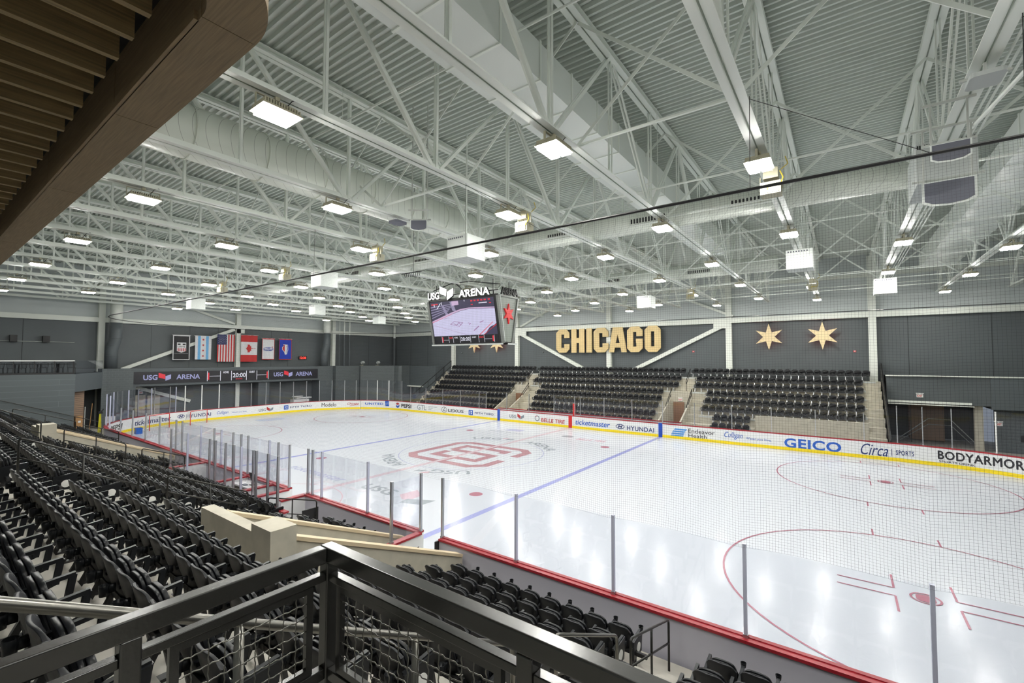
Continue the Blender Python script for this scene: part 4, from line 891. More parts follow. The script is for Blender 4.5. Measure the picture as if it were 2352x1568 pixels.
def meshpanel(p0, p1, name='mesh_panel'):
    """framed wire mesh between two points on a vertical plane"""
    p0 = Vector(p0); p1 = Vector(p1); d = (p1 - p0); L = d.length; d.normalize(); za, zb2 = 4.80, 5.095
    fr = MB()
    F = lambda u, v: (p0 + d * u - o0 + Vector((0, 0, v - p0.z)))
    for a, b in (((0, zb2), (L, zb2)), ((0, za), (L, za))): fr.bar(F(*a), F(*b), .02, .025)
    for u in (0, L): fr.bar(F(u, za - .0125), F(u, zb2 + .0125), .0202, .025, side=(d.y, -d.x, 0))
    ob = fr.build(name, 'railfg', t)
    wm = MB(); nrm = Vector((d.y, -d.x, 0)); n = int(L / .05)
    for i in range(1, n + 1):
        u = i * L / (n + 1); P_ = []; k = 56
        for j in range(k + 1):
            z = za + (zb2 - za) * j / k; P_.append(F(u, z) + nrm * .0022 * math.cos(PI * (z - za) / .0246 + i * PI) + d * .0009 * math.sin(PI * (z - za) / .0123))
        wm.tube(P_, .0021, 6)
    for i in range(1, 6):
        z = za + i * .0492; P_ = []; k = int(L / .005)
        for j in range(k + 1):
            u = L * j / k; P_.append(F(u, z) + nrm * .0022 * math.cos(PI * u / .025 + (i + 1) * PI) + Vector((0, 0, .0012 * math.sin(PI * u / .0125))))
        wm.tube(P_, .0021, 6)
    wm.build('wire_mesh', 'tube', ob, smooth=True)
meshpanel((17.78, FYY - .03, 4.8), (18.53, FYY - .03, 4.8)); meshpanel((18.71, FYY - .03, 4.8), (19.54, FYY - .03, 4.8))
meshpanel((FX + .03, -21.58, 4.8), (FX + .03, -21.16, 4.8)); meshpanel((FX + .03, -22.55, 4.8), (FX + .03, -21.77, 4.8))
# ================================================================== ROOF STEEL
TX = [28.2, 24.75, 21.25, 17.85, 14.45, 11.05, 7.3, 3.6, -.25, -4.0, -7.7, -11.4, -14.9, -18.2, -21.6, -25.0, -28.4, -31.8]
BZ, TZ = 10.8, 13.95
def truss():
    t = thing('roof_truss', 'truss', 'roof truss', (0, 0, 0)); y0, y1 = -27.3, 21.7
    for nm, z, wd in (('bottom_chord', BZ, .15), ('top_chord', TZ, .15)):
        m = MB()
        for sx in (-1, 1):
            xa, xb = sorted((sx * .015, sx * (.015 + wd)))
            zz = (z - .085, z - .065) if nm[0] == 'b' else (z + .065, z + .085)
            m.box(xa, xb, y0 if nm[0] == 't' else y0 + 2, y1 if nm[0] == 't' else 20.6, *zz)
            m.box(sx * .015 if sx > 0 else -.035, .035 if sx > 0 else -.015, y0 if nm[0] == 't' else y0 + 2, y1 if nm[0] == 't' else 20.6, z - .085, z + .085)
            if nm[0] == 't': m.box(xa, xb, y0, y1, z - .085, z - .065)
        m.build(nm, 'steel', t)
    y = -26.3
    nodes = [-26.3 + 6.1 * i for i in range(8)] + [20.4]
    for i, y in enumerate(nodes):
        for dy in (-3.05, 3.05):
            yy = y + dy
            if yy < y0 or yy > y1: continue
            m = MB(); ext = dy < 0 and i % 2 == 0
            if ext: m.tube([(0, y - .15, BZ), (0, yy + .1, TZ - .05)], .075, 8)
            else:
                for sx in (-.045, .045): m.bar((sx, y + math.copysign(.12, dy), BZ), (sx, yy - math.copysign(.1, dy), TZ - .03), .035, .085)
            m.build('web_diagonal', 'steel', t)
        m = MB()
        for sx in (-.04, .04): m.bar((sx, y, BZ), (sx, y, TZ), .03, .07, side=(1, 0, 0))
        m.build('web_post', 'steel', t)
        if y + 3.05 < y1 - .2:
            m = MB()
            for sx in (-.04, .04): m.bar((sx, y + 3.05, BZ), (sx, y + 3.05, TZ), .03, .06, side=(1, 0, 0))
            m.build('web_post', 'steel', t)
    return t
t0 = truss()
NT = len(TX)
def tdesc(i):
    return 'white steel roof truss running across the rink, %s from the right' % ORD[i + 1]
for i, x in enumerate(TX):
    o = t0 if i == 0 else dup(t0); o.location = (x, 0, 0); o['label'] = tdesc(i); o['group'] = 'parallel roof trusses'
# cross bracing between trusses
bays = list(zip(TX, TX[1:]))
PLN = [-12.9, -6.4, .2, 6.6, 13.2]
bw = {}
for i, (xa, xb) in enumerate(bays):
    for j, y in enumerate(PLN):
        if xa < -20 and j % 2: continue
        key = (round(xa - xb, 1), i % 2)
        if key not in bw:
            t = thing('cross_brace', '', 'roof brace'); h = xa - xb
            m = MB(); m.bar((-h, 0, BZ + .08), (0, 0, TZ - .1), .02, .075); m.build('brace_bar', 'steel', t)
            m = MB(); m.bar((-h, .06, TZ - .1), (0, .06, BZ + .08), .02, .075); m.build('brace_bar', 'steel', t)
            m = MB(); m.bar((-h, .03, BZ + .1), (0, .03, BZ + .1), .05, .05); (m.build('strut', 'steel', t) if i % 2 else None); bw[key] = t; o = t
        else: o = dup(bw[key])
        o.location = (xa, y, 0); o['group'] = 'cross braces between roof trusses'
        o['label'] = 'X brace between %s and %s trusses from right, %s from near side' % (ORD[i + 1], ORD[i + 2], ORD[j + 1])
# sprinkler pipes along the hall
for i, (y, z) in enumerate(((-8.0, 11.35), (-1.2, 11.3), (5.5, 11.3), (12.2, 11.3), (18.6, 11.3), (-14.5, 12.9), (9.2, 10.75), (16.0, 10.75))):
    t = thing('sprinkler_pipe', 'thin white sprinkler pipe along the hall, %s in height order of building' % ORD[i + 1], 'pipe')
    t['label'] = 'thin white pipe running lengthwise among the trusses, %s' % ('nearest the camera' if y < -14 else 'crossing above the spectator net' if y == -8 else 'above the centre spot' if y == -1.2 else 'above the far half of the ice' if y == 5.5 else 'above the far boards' if y == 12.2 else 'close to the far wall' if y == 18.6 else 'low, over the far half' if y == 9.2 else 'low, over the far stand')
    m = MB(); m.tube([(-34, y, z), (32, y, z)], .028, 6); m.build('pipe', 'steel', t)
    for x in TX[::2]:
        if abs(x) < 40: m = MB(); m.tube([(x + .25, y, z), (x + .25, y, TZ)], .008, 4); m.build('hanger', 'steel', t)
# ------------------------------------------------------------------ ducts
def spiral(t, a, b, r, mt='duct', n=28):
    m = MB(); m.tube([a, b], r, n); m.build('duct_tube', mt, t, smooth=False)
t = thing('spiral_duct', 'large round ribbed white duct between the trusses at upper left', 'air duct', (5.4, 0, 11.95))
prof = []
m = MB(); y = -27; P_ = []
m.lathe([(.70, 0), (.70, 21.0)], (0, 0, 0), 32); 
vv = [(x, -27.0 + z, y_) for x, y_, z in m.v]; m.v = vv; m.build('duct_tube', 'duct', t, smooth=True)
for i in range(11): 
    m = MB(); m.tube([(.715 * math.cos(2 * PI * k / 32), -25 + i * 1.83, .715 * math.sin(2 * PI * k / 32)) for k in range(32)], .02, 6, closed=True); m.build('duct_band', 'duct', t)
m = MB(); m.tube([(0, -6.1, 0), (0, -5.4, 0), (.15, -5.0, -.1), (.6, -4.75, -.2), (1.2, -4.7, -.3)], .6, 24); m.build('elbow', 'duct', t, smooth=True)
def crossduct(y, z, r, x0, x1, lab, gr):
    t = thing('round_duct', lab, 'air duct', (x0, y, z)); m = MB(); m.tube([(0, 0, 0), (x1 - x0, 0, 0)], r, 28); m.build('duct_tube', 'duct', t, smooth=True)
    x = 2.2
    while x < x1 - x0: m = MB(); m.tube([(x, (r + .01) * math.cos(2 * PI * k / 28), (r + .01) * math.sin(2 * PI * k / 28)) for k in range(28)], .015, 5, closed=True); m.build('duct_band', 'duct', t); x += 3.6
    for x in gr:
        m = MB(); m.box(x - x0 - .75, x - x0 + .75, -r - .06, -r + .15, -.28, .0); g_ = m.build('vent', 'duct', t); m = MB()
        for k in range(12): m.box(x - x0 - .68 + k * .115, x - x0 - .62 + k * .115, -r - .075, -r - .05, -.22, -.04)
        m.build('vent_slot', 'black', g_)
crossduct(-4.7, 11.45, .46, -19, 21.9, 'long round white duct with dark vents, crossing behind the net cable', (-13, -5.5, 1, 9.6, 13.4, 17.0))
crossduct(8.6, 11.7, .46, -18, 16.3, 'long round white duct over the far half of the ice', (-12, -6, 0, 6, 12))
def rduct(x0, x1, y0, y1, z0, z1, lab, seg, taper=0):
    t = thing('rectangular_duct', lab, 'air duct', (x0, y0, z0)); y = y0; 
    k = 0
    while y < y1 - .01:
        ye = min(y1, y + seg); o_ = taper * k
        m = MB(); m.box(0, x1 - x0, y - y0, ye - y0 - .02, 0 + o_, z1 - z0); m.build('duct_section', 'duct_flat', t)
        m = MB(); m.box(-.03, x1 - x0 + .03, ye - y0 - .04, ye - y0 + .02, -.03 + o_, z1 - z0 + .03); m.build('flange', 'steel', t); y = ye; k += 1
M['duct_flat'] = mat('duct_white_flat', (.76, .80, .77), .4)
rduct(12.25, 13.75, -21, 8, 12.45, 13.35, 'long rectangular white duct with flanged sections above the second roof bay', 1.52)
rduct(23.4, 25.0, -5.5, 16.5, 11.85, 12.75, 'rectangular white stepped duct at the upper right', 1.6, 0.0)
# stepped box unit by the cross duct
t = thing('air_handling_box', 'big pale grey box with louvres hanging at the end of the round duct, upper right', 'ventilation unit', (20.75, -8.5, 9.92))
m = MB(); m.box(0, 1.0, 0, 1.6, 0, .93); m.build('casing', 'light_frame', t); m = MB()
for k in range(6): m.box(.02 + k * .04, .04 + k * .04, -.012, .0, .80, .88); m.box(.74 + k * .04, .76 + k * .04, -.012, 0, .80, .88)
m.build('louvre', 'black', t)
# ------------------------------------------------------------------ lamps
def lamp():
    t = thing('arena_light', 'light', 'ceiling light'); zt_ = BZ - .09
    m = MB(); m.box(-.25, .25, -.34, .34, -.30, -.26)
    for k in range(14): m.box(-.24, .24, -.32 + k * .048, -.30 + k * .048, -.26, -.19)
    m.box(-.27, .27, -.36, .36, -.31, -.295); m.build('housing', 'cream', t)
    m = MB()
    for a, b_ in ((-.235, -.025), (.025, .235)): m.box(a, b_, -.30, .30, -.365, -.312)
    m.build('lens', 'lens', t)
    m = MB(); m.bar((0, -.37, -.26), (0, -.37, -.06), .05, .012, side=(1, 0, 0)); m.bar((0, .37, -.26), (0, .37, -.06), .05, .012, side=(1, 0, 0)); m.bar((0, -.37, -.06), (0, .37, -.06), .05, .012); m.box(-.04, .04, -.04, .04, -.06, .02); m.build('bracket', 'cream', t)
    m = MB(); m.tube([(.05, .1, -.2), (.16, .2, -.02), (.1, .32, .06), (.02, .4, .02)], .008, 5); m.build('power_cable', 'black', t); return t
ya = [-18.1, -11.0, -3.9, 3.3, 10.4, 17.6]; yb_ = [-21.4, -14.45, -7.3, -.1, 7.1, 14.4]
l0 = lamp(); n = 0
for i, x in enumerate(TX):
    if i == 0 or x < -30: continue
    A = (i - 3) % 2 == 0
    for j, y in enumerate(ya if A else yb_):
        if i > 14 and j % 2: continue
        if y < -20 and x not in (7.3, 21.25, 14.45): continue
        o = l0 if n == 0 else dup(l0); o.location = (x, y + (-.45 if x == 21.25 and j == 1 else .5 if x > 12 else 0), BZ - .09); n += 1
        o['group'] = 'arena lights under the trusses'; o['label'] = 'glowing arena light under %s truss from right, %s from near side' % (ORD[i + 1], ORD[j + 1])
# ------------------------------------------------------------------ hanging equipment
def projector(x, y, z, lab):
    t = thing('spotlight_unit', lab, 'spotlight', (x, y, z)); m = MB(); m.box(-.22, .22, -.2, .2, -.15, .15)
    for k in range(9): m.box(-.2 + k * .045, -.18 + k * .045, -.23, -.2, -.12, .12)
    m.build('housing', 'cream', t); m = MB(); m.box(-.16, .16, -.15, .15, .25, .5); m.build('ballast', 'cream', t)
    m = MB(); m.tube([(.2, -.1, .4), (.27, -.16, .2), (.2, -.22, .02), (-.05, -.25, .04), (-.06, -.25, -.06)], .014, 6); m.tube([(.2, .1, .5), (.35, .12, .62), (.3, .1, .8)], .012, 6); m.build('cable', 'yel2', t)
    m = MB(); m.box(-.02, .02, -.02, .02, .5, .62); m.bar((-.24, 0, .0), (-.24, 0, .35), .02, .05); m.bar((.24, 0, 0), (.24, 0, .35), .02, .05); m.build('bracket', 'cream', t)
for x, y, l in ((11.05, -10.3, 'beside the lamp above the net cable, centre'), (17.85, -9.4, 'under the bright double lamp, right of centre'), (3.6, -10.3, 'second left of centre above the net cable'), (-11.4, -10.3, 'far left one'), (-4.0, -10.25, 'third left of centre'), (17.85, 9.4, 'in front of the far wall, right'), (11.05, 9.2, 'in front of the far wall, centre')):
    projector(x + .12, y, 10.15, 'cream ribbed spotlight with yellow cable, ' + l)
def hbox(x, y, z, s, lab, sp=True):
    t = thing('hanging_unit', lab, 'hanging box', (x, y, z)); m = MB(); m.box(-s / 2, s / 2, -s / 2, s / 2, -s * .45, s * .4); m.build('casing', 'duct_flat', t)
    m = MB(); m.box(-.02, .02, -.02, .02, s * .4, 14.1 - z); m.build('hanger', 'steel', t)
    m = MB(); 
    for k in range(8): m.box(-s / 2 + .06 + k * .09, -s / 2 + .11 + k * .09, -s / 2 - .006, -s / 2, s * .28, s * .34)
    m.build('louvre', 'grille', t)
for x, y, z, s, l in ((8.45, 8.4, 9.9, .95, 'in front of the CHICAGO wall'), (21.2, 9.3, 9.9, .95, 'near the rightmost far column'), (18.0, -.7, 9.95, .9, 'above the far stand, right of centre'), (-15.0, -1.9, 9.9, .9, 'left of the red digital clock'), (-18.3, -9.3, 9.9, .9, 'above the flags'), (-18.7, 7.0, 9.9, .9, 'over the far left corner'), (8.5, -10.1, 9.9, .95, 'just above the net cable near the centre'), (-1.5, -9.5, 9.9, .9, 'left of centre under the net cable')):
    hbox(x, y, z, s, 'white boxy unit hanging from the roof steel, ' + l)
def speaker(x, y, z, lab, s=1.0, rz=0, lines=True):
    t = thing('hanging_speaker', lab, 'loudspeaker', (x, y, z), rz); m = MB()
    P_ = [(-.42, -.3), (.42, -.3), (.34, .3), (-.34, .3)]; a = [(u * s, -.0, v * s) for u, v in ((-.45, -.22), (-.3, -.30), (0, -.335), (.3, -.30), (.45, -.22), (.45, .25), (-.45, .25))]
    q = [(u * .75, .45 * s, v * .8 + .12 * s) for u, _, v in a]; m.add(a + q, [tuple(range(7))[::-1], tuple(range(7, 14))] + [(i, (i + 1) % 7, 7 + (i + 1) % 7, 7 + i) for i in range(7)]); m.build('cabinet', 'duct_flat', t)
    m = MB(); m.add([(u * .9, -.012, v * .88 + .005) for u, _, v in a] + [(u * .9, .0, v * .88 + .005) for u, _, v in a], [tuple(range(7))[::-1]] + [(i, (i + 1) % 7, 7 + (i + 1) % 7, 7 + i) for i in range(7)]); m.build('grille', 'grille', t)
    m = MB(); m.bar((-.6 * s, .15, .34 * s), (.6 * s, .15, .34 * s), .04, .04); zt_ = 14.12 if x < 10 else 10.72; m.bar((-.4 * s, .1, .25 * s), (-.4 * s, .1, zt_ - z), .03, .03); m.bar((.4 * s, .1, .25 * s), (.4 * s, .1, zt_ - z), .03, .03); m.bar((-.6 * s, .1, 10.7 - z), (.6 * s, .1, 10.7 - z), .04, .04); m.build('bracket', 'steel_grey', t)
speaker(20.97, -10.9, 9.75, 'white loudspeaker with grey grille hanging at the upper right above the net cable', .62); speaker(8.55, -12.4, 10.2, 'small white wedge loudspeaker beside the hanging box near the centre', .6, .6)
speaker(21.1, -9.7, 9.35, 'second white loudspeaker seen through the net below the pale grey box', .9)
t = thing('access_point', 'flat rounded grey antenna under the bright roof beam at upper right', 'antenna', (21.25, -11.9, 10.42)); m = MB(); m.prism(rrect(.42, .5, .08), lambda a, b, d: (a - .21, b - .25, d), 0, .07); m.build('body', 'light_frame', t); m = MB(); m.box(-.3, .3, -.02, .02, .07, .11); m.box(-.02, .02, -.02, .02, .1, .3); m.build('bracket', 'steel_grey', t)
t = thing('access_point', 'flat dark grey antenna under the roof beam left of centre', 'antenna', (7.3, -12.2, 10.5)); m = MB(); m.prism(rrect(.42, .5, .08), lambda a, b, d: (a - .21, b - .25, d), 0, .07); m.build('body', 'grille', t); m = MB(); m.box(-.02, .02, -.02, .02, .07, .24); m.build('bracket', 'steel_grey', t)
t = thing('conduit_loop', 'bent white pipe loop beside the bright beam at upper right', 'pipe'); m = MB(); m.tube([(21.5, -9.5, 10.6), (21.85, -11.4, 10.7), (22.0, -12.2, 10.95), (21.75, -12.8, 10.95), (21.55, -12.9, 10.8)], .035, 8); m.build('pipe', 'steel', t, smooth=True)
for i, dx in enumerate((.28, .38, .48)):
    m = MB(); m.tube([(21.25 + dx, -13, BZ - .02), (21.25 + dx, 17, BZ - .02)], .022, 6); tag(m.build('conduit', 'steel'), 'thin white conduit running beside the third truss from the right, %s from it' % ORD[i + 1], 'pipe', 'conduits beside the truss')
t = thing('microphone_rack', 'small black rack of thin bars hanging left of the video board', 'rigging', (2.95, -7.65, 10.0)); m = MB()
for k in range(5): m.bar((-.5 + k * .25, -.25, .0), (-.5 + k * .25, .25, .12), .03, .03)
m.bar((-.55, 0, .05), (.55, 0, .05), .03, .03); m.build('frame', 'black', t); m = MB()
for k in range(9): m.bar((-.5 + k * .125, -.1, .0), (-.47 + k * .125, -.1, -.16), .02, .02)
m.build('spikes', 'black', t); m = MB(); m.tube([(0, 0, .1), (0, 0, 4.1)], .01, 5); m.build('hanger', 'blackm', t)
# ================================================================== VIDEO BOARD
t = thing('video_scoreboard', 'hanging trapezoid video board over centre ice showing the rink and 20:00', 'scoreboard', (0, -.12, 6.85))
def vb(x, y, z): return (x, y, z)
FTY, FBY, ZT_, ZB_ = -1.0, -.42, 2.9, .1
def slab(x0, x1, z0, z1, m, off=0, th=.02, mi=0):
    yy = lambda z: FBY + (FTY - FBY) * (z - ZB_) / (ZT_ - ZB_)
    m.add([(x, yy(z) - off - d, z) for d in (0, th) for x, z in ((x0, z0), (x1, z0), (x1, z1), (x0, z1))], [(0, 1, 2, 3), (7, 6, 5, 4), (0, 4, 5, 1), (1, 5, 6, 2), (2, 6, 7, 3), (3, 7, 4, 0)], mi)
m = MB(); XV = 2.9
v = []
for x in (-XV, XV): v += [(x, FBY, ZB_), (x, -FBY, ZB_), (x, -FTY, ZT_), (x, FTY, ZT_)]
m.add(v, [(0, 1, 2, 3), (7, 6, 5, 4), (0, 4, 5, 1), (1, 5, 6, 2), (2, 6, 7, 3), (3, 7, 4, 0)]); m.build('cabinet', 'black', t)
m = MB()
for x in (-XV - .02, XV + .02):
    m = MB(); pts_ = [(x, FBY - .02, ZB_), (x, -FBY + .02, ZB_), (x, -FTY + .02, ZT_), (x, FTY - .02, ZT_)]
    for i in (1, 3):
        a, b_ = pts_[i], pts_[(i + 1) % 4]; m = MB(); m.bar(a, b_, .16, .14, side=(1, 0, 0)); m.build('side_frame', 'frame_grey', t)
m = MB(); m.bar((XV + .02, FTY + .05, ZT_), (XV + .02, -FTY - .05, ZT_), .12, .10); m.build('top_frame', 'frame_grey', t)
m = MB(); m.bar((XV + .0, FBY + .03, ZB_ + .05), (XV + .0, FTY + .1, ZT_), .26, .04); m.box(-XV - .15, XV + .35, FBY - .12, FBY + .0, ZB_ - .12, ZB_ - .04); m.box(XV + .1, XV + .35, FBY - .12, -FBY + .1, ZB_ - .12, ZB_ - .04); m.build('bottom_rim', 'light_frame', t)
m = MB(); m.add([(XV + .015, y, z) for y, z in ((FBY + .06, ZB_ + .06), (-FBY - .06, ZB_ + .06), (-FTY - .1, ZT_ - .06), (FTY + .1, ZT_ - .06))] + [(XV + .03, y, z) for y, z in ((FBY + .06, ZB_ + .06), (-FBY - .06, ZB_ + .06), (-FTY - .1, ZT_ - .06), (FTY + .1, ZT_ - .06))], [(0, 1, 2, 3), (7, 6, 5, 4), (0, 4, 5, 1), (1, 5, 6, 2), (2, 6, 7, 3), (3, 7, 4, 0)]); m.build('side_panel', 'panel_green', t)
def starpoly(r, ri, n=6, a0=90): return [((r if i % 2 == 0 else ri) * math.cos(math.radians(a0 + 180 * i / n)), (r if i % 2 == 0 else ri) * math.sin(math.radians(a0 + 180 * i / n))) for i in range(2 * n)]
m = MB(); m.prism(starpoly(.62, .26), lambda a, b, d: (XV + .03 + d, a * .85, 1.85 + b * 1.0), 0, .1); m.build('side_star', 'starred', t)
# screen picture
m = MB(); slab(-2.82, 2.62, .14, 2.86, m, .0, .01); sc_ = m.build('screen', 's_black', t)
def pic(name, mt, polys, off=.012):
    """polys in picture units: u 0..1 left to right, v 0..1 bottom to top of the rink picture"""
    m = MB(); yy = lambda z: FBY + (FTY - FBY) * (z - ZB_) / (ZT_ - ZB_)
    for k, P in enumerate(polys):
        pts_ = [(-2.8 + 5.38 * u, .62 + 2.2 * v) for u, v in P]
        m.add([(x, yy(z) - off - d * .002, z) for d in (0, 1) for x, z in pts_], [tuple(range(len(P)))[::-1], tuple(range(len(P), 2 * len(P)))] + [(i, (i + 1) % len(P), len(P) + (i + 1) % len(P), len(P) + i) for i in range(len(P))])
    return m.build(name, mt, sc_)
pic('picture_hall', 's_dark', [[(0, 0), (1, 0), (1, 1), (0, 1)]])
pic('picture_ice', 's_ice', [[(0, 0), (.62, 0), (1.0, .30), (1.0, .70), (.62, .73), (.5, .70), (.35, .62), (0, .40)]], .014)
pic('picture_ice', 's_ice', [[(.62, 0), (.80, 0), (1, .32), (1, .3)]], .0145)
pic('picture_stand', 's_mid', [[(0, .52 + .08 * i), (.30 + .02 * i, .72 + .045 * i), (.30 + .02 * i, .74 + .045 * i), (0, .55 + .08 * i)] for i in range(5)] + [[(.24, .62), (.29, .60), (.22, .90), (.19, .9)], [(.36, .72), (.42, .68), (.38, .98), (.33, .98)]], .014)
pic('picture_board', 's_pink', [[(.0, .41), (.35, .63), (.5, .71), (.62, .74), (1, .71), (1, .74), (.62, .77), (.48, .745), (.33, .665), (0, .45)]], .0155)
pic('picture_red_line', 's_red', [[(.73, .0), (.745, 0), (.96, .34), (.95, .34)], [(.80, 0), (.81, 0), (1, .26), (1, .28)], [(.0, .40), (.35, .62), (.35, .626), (0, .412)]], .016)
pic('picture_boxes', 's_dark', [[(.84, .06), (.92, .12), (.96, .25), (.9, .2)], [(.86, .0), (1, .02), (1, .08), (.9, .03)]], .016)
pic('picture_marks', 's_mark', strokes([(.30, .33), (.37, .41), (.50, .36), (.44, .26), (.30, .33)], .012) + strokes([(.35, .35), (.40, .30), (.44, .37), (.46, .31)], .012) + strokes([(0, .34), (.55, .01)], .006) + strokes([(.58, .35), (.62, .33), (.6, .29)], .012) + strokes([(.66, .12), (.74, .24)], .02) + strokes([(.2, .5), (.28, .52)], .01) + strokes([(.76, .34), (.82, .38)], .02), .017)
pic('picture_lights', 's_white', [[(.06, .86), (.075, .86), (.075, .95), (.06, .95)], [(.19, .9), (.2, .9), (.2, .99), (.19, .99)], [(.56, .95), (.57, .95), (.57, .995), (.56, .995)], [(.78, .86), (.9, .86), (.9, .885), (.78, .885)], [(.10, .80), (.17, .96), (.185, .96), (.115, .8)]], .016)
pic('picture_panel', 's_pink', [[(.36, .86), (.47, .87), (.47, .985), (.36, .985)]], .0165)
pic('picture_flags', 's_red', [[(a, .93), (a + .03, .93), (a + .03, .97), (a, .97)] for a in (.66, .71, .76, .81, .86, .92)] + [[(.02, .92), (.13, .92), (.13, .955), (.02, .955)]] + [[(.66, .835), (.69, .835), (.69, .86), (.66, .86)], [(.93, .84), (.96, .84), (.96, .865), (.93, .865)]], .016)
m = MB(); sc2 = m
yyf = lambda z: FBY + (FTY - FBY) * (z - ZB_) / (ZT_ - ZB_)
def st(m, x0, x1, z0, z1, mi, off=.014): slab(x0, x1, z0, z1, m, off, .002, mi)
for x in (-2.12, -1.5, -1.12, -.52, .36, 1.05, 1.5, 2.28): st(m, x - .012, x + .012, .16, .58, 0)
for a, b_ in ((-2.0, -1.52), (1.52, 2.1)): st(m, a, b_, .34, .36, 0)
for x in (-2.06, 2.2): st(m, x - .05, x + .05, .2, .54, 1)
def vtxt(m, body, x0, x1, z0, z1, mi, **k): put_text(m, body, x1 - x0, z1 - z0, lambda u, v, d: (x0 + u, yyf(z0 + v) - .014 - d * .3, z0 + v), mi, **k)
vtxt(m, '20:00', -.46, .31, .26, .50, 0, bold=.012); vtxt(m, 'HOME', -1.0, -.72, .44, .53, 0, bold=.02); vtxt(m, 'GUEST', .5, .85, .44, .53, 0, bold=.02); vtxt(m, 'SHOTS', -1.46, -1.16, .42, .53, 1, bold=.02); vtxt(m, 'SHOTS', 1.1, 1.45, .42, .53, 1, bold=.02)
m.build('score_strip', ['s_white', 's_red'], sc_)
M['lit_white'] = mat('lit_white_letters', (.8, .8, .8), .5, emit=(1, 1, 1), est=.9)
def tplace(m, body, x0, x1, z0, z1, y, dep, mi, **k):
    put_text(m, body, x1 - x0, z1 - z0, lambda u, v, d: (x0 + u, y - d, z0 + v), mi, depth=dep, **k)
for nm, mt, off, dep in (('sign_return', 'black', 0, .14), ('sign_face', 'lit_white', .14, .012)):
    m = MB(); dx = 0; Y0 = -1.02 - off + .0
    tplace(m, 'USG', -2.82, -1.78, 2.98, 3.46, Y0, dep, 0, bold=.03)
    m.build(nm, mt, t); m = MB()
    tplace(m, 'ARENA', -.05, 2.42, 2.95, 3.42, Y0, dep, 0, bold=.025, space=1.05)
    for P in ([(-1.74, 3.82), (-1.74, 3.36), (-1.16, 3.12), (-1.12, 3.58)], [(-1.06, 2.86), (-.56, 3.12), (-.54, 3.6), (-1.08, 3.4)]):
        e_ = MB(); e_.prism(P, lambda a, b, d: (a, Y0 - d, b), 0, dep); e_.build('sign_emblem' if off else 'emblem_return', mt, t)
    m.build(nm, mt, t)
m = MB(); m.box(-XV, XV, -1.0, -.92, 2.9, 3.0); m.box(-XV, XV, .92, 1.0, 2.9, 3.0); m.box(-XV, XV, -.98, -.9, 3.2, 3.25)
for x in (-2.5, -1.4, 1.2, 2.5): m.box(x, x + .05, -.95, -.9, 2.9, 3.25)
put_text(m, 'ARENA', 1.7, .45, lambda u, v, d: (XV + .02 + d, -.75 + u, 2.98 + v), 0, depth=.1, bold=.03); m.build('sign_bars', 'black', t)
for x, y in ((-2.4, -.8), (2.4, -.8), (-2.4, .8), (2.4, .8)): m = MB(); m.tube([(x, y, 2.9), (x, y, 3.95 + 0)], .02, 6); m.build('hanging_rod', 'blackm', t)
m = MB(); m.tube([(-2.6, -.9, 3.6), (-1.0, -.9, 3.95), (.6, -.9, 3.95), (3.0, -.9, 3.55)], .03, 6); m.tube([(-.6, -.8, 3.9), (-.2, -.8, 3.6), (-.1, -.8, 3.3)], .03, 6); m.build('power_cable', 'black', t)
# ================================================================== FASCIA SCORE RIBBON
t = thing('ribbon_scoreboard', 'long thin LED ribbon on the left mezzanine fascia reading 20:00', 'scoreboard', (-32.88, 0, 3.62))
m = MB(); m.box(-.0, .06, -9.1, 8.8, 0, 1.1); rbn = m.build('screen', 's_black', t)
m = MB()
def rt(body, y0, y1, z0, z1, mi, **k): put_text(m, body, y1 - y0, z1 - z0, lambda u, v, d: (.063 + d * .5, y0 + u, z0 + v), mi, **k)
rt('USG', -8.39, -7.31, .33, .80, 0, bold=.025); rt('ARENA', -5.81, -3.82, .33, .80, 0, bold=.02); rt('USG', 3.47, 4.52, .33, .80, 0, bold=.025); rt('ARENA', 6.02, 8.07, .33, .80, 0, bold=.02)
rt('20:00', -.8, .48, .36, .82, 1, bold=.012); rt('HOME', -1.72, -1.2, .80, 1.02, 1, bold=.02); rt('GUEST', .83, 1.42, .80, 1.02, 1, bold=.02); rt('SHOTS', -.5, .15, .14, .26, 2, bold=.02)
for y in (-3.17, -1.97, -.93, .56, 1.64, 2.86): m.box(.06, .066, y - .025, y + .025, .05, 1.05, 1)
for a, b_ in ((-2.97, -2.01), (1.69, 2.67)): m.box(.06, .066, a, b_, .53, .57, 1)
for y in (-3.06, 2.74): m.box(.06, .066, y - .06, y + .06, .2, .9, 2)
for y0 in (-7.23, 4.64):
    m.prism([(y0, .98), (y0, .55), (y0 + .52, .38), (y0 + .52, .82)], lambda a, b, d: (.062 + d, a, b), 0, .004, 2); m.prism([(y0 + .54, .22), (y0 + .98, .40), (y0 + .98, .82), (y0 + .54, .66)], lambda a, b, d: (.062 + d, a, b), 0, .004, 0)
m.build('display', ['s_lav', 's_white', 's_red'], rbn)
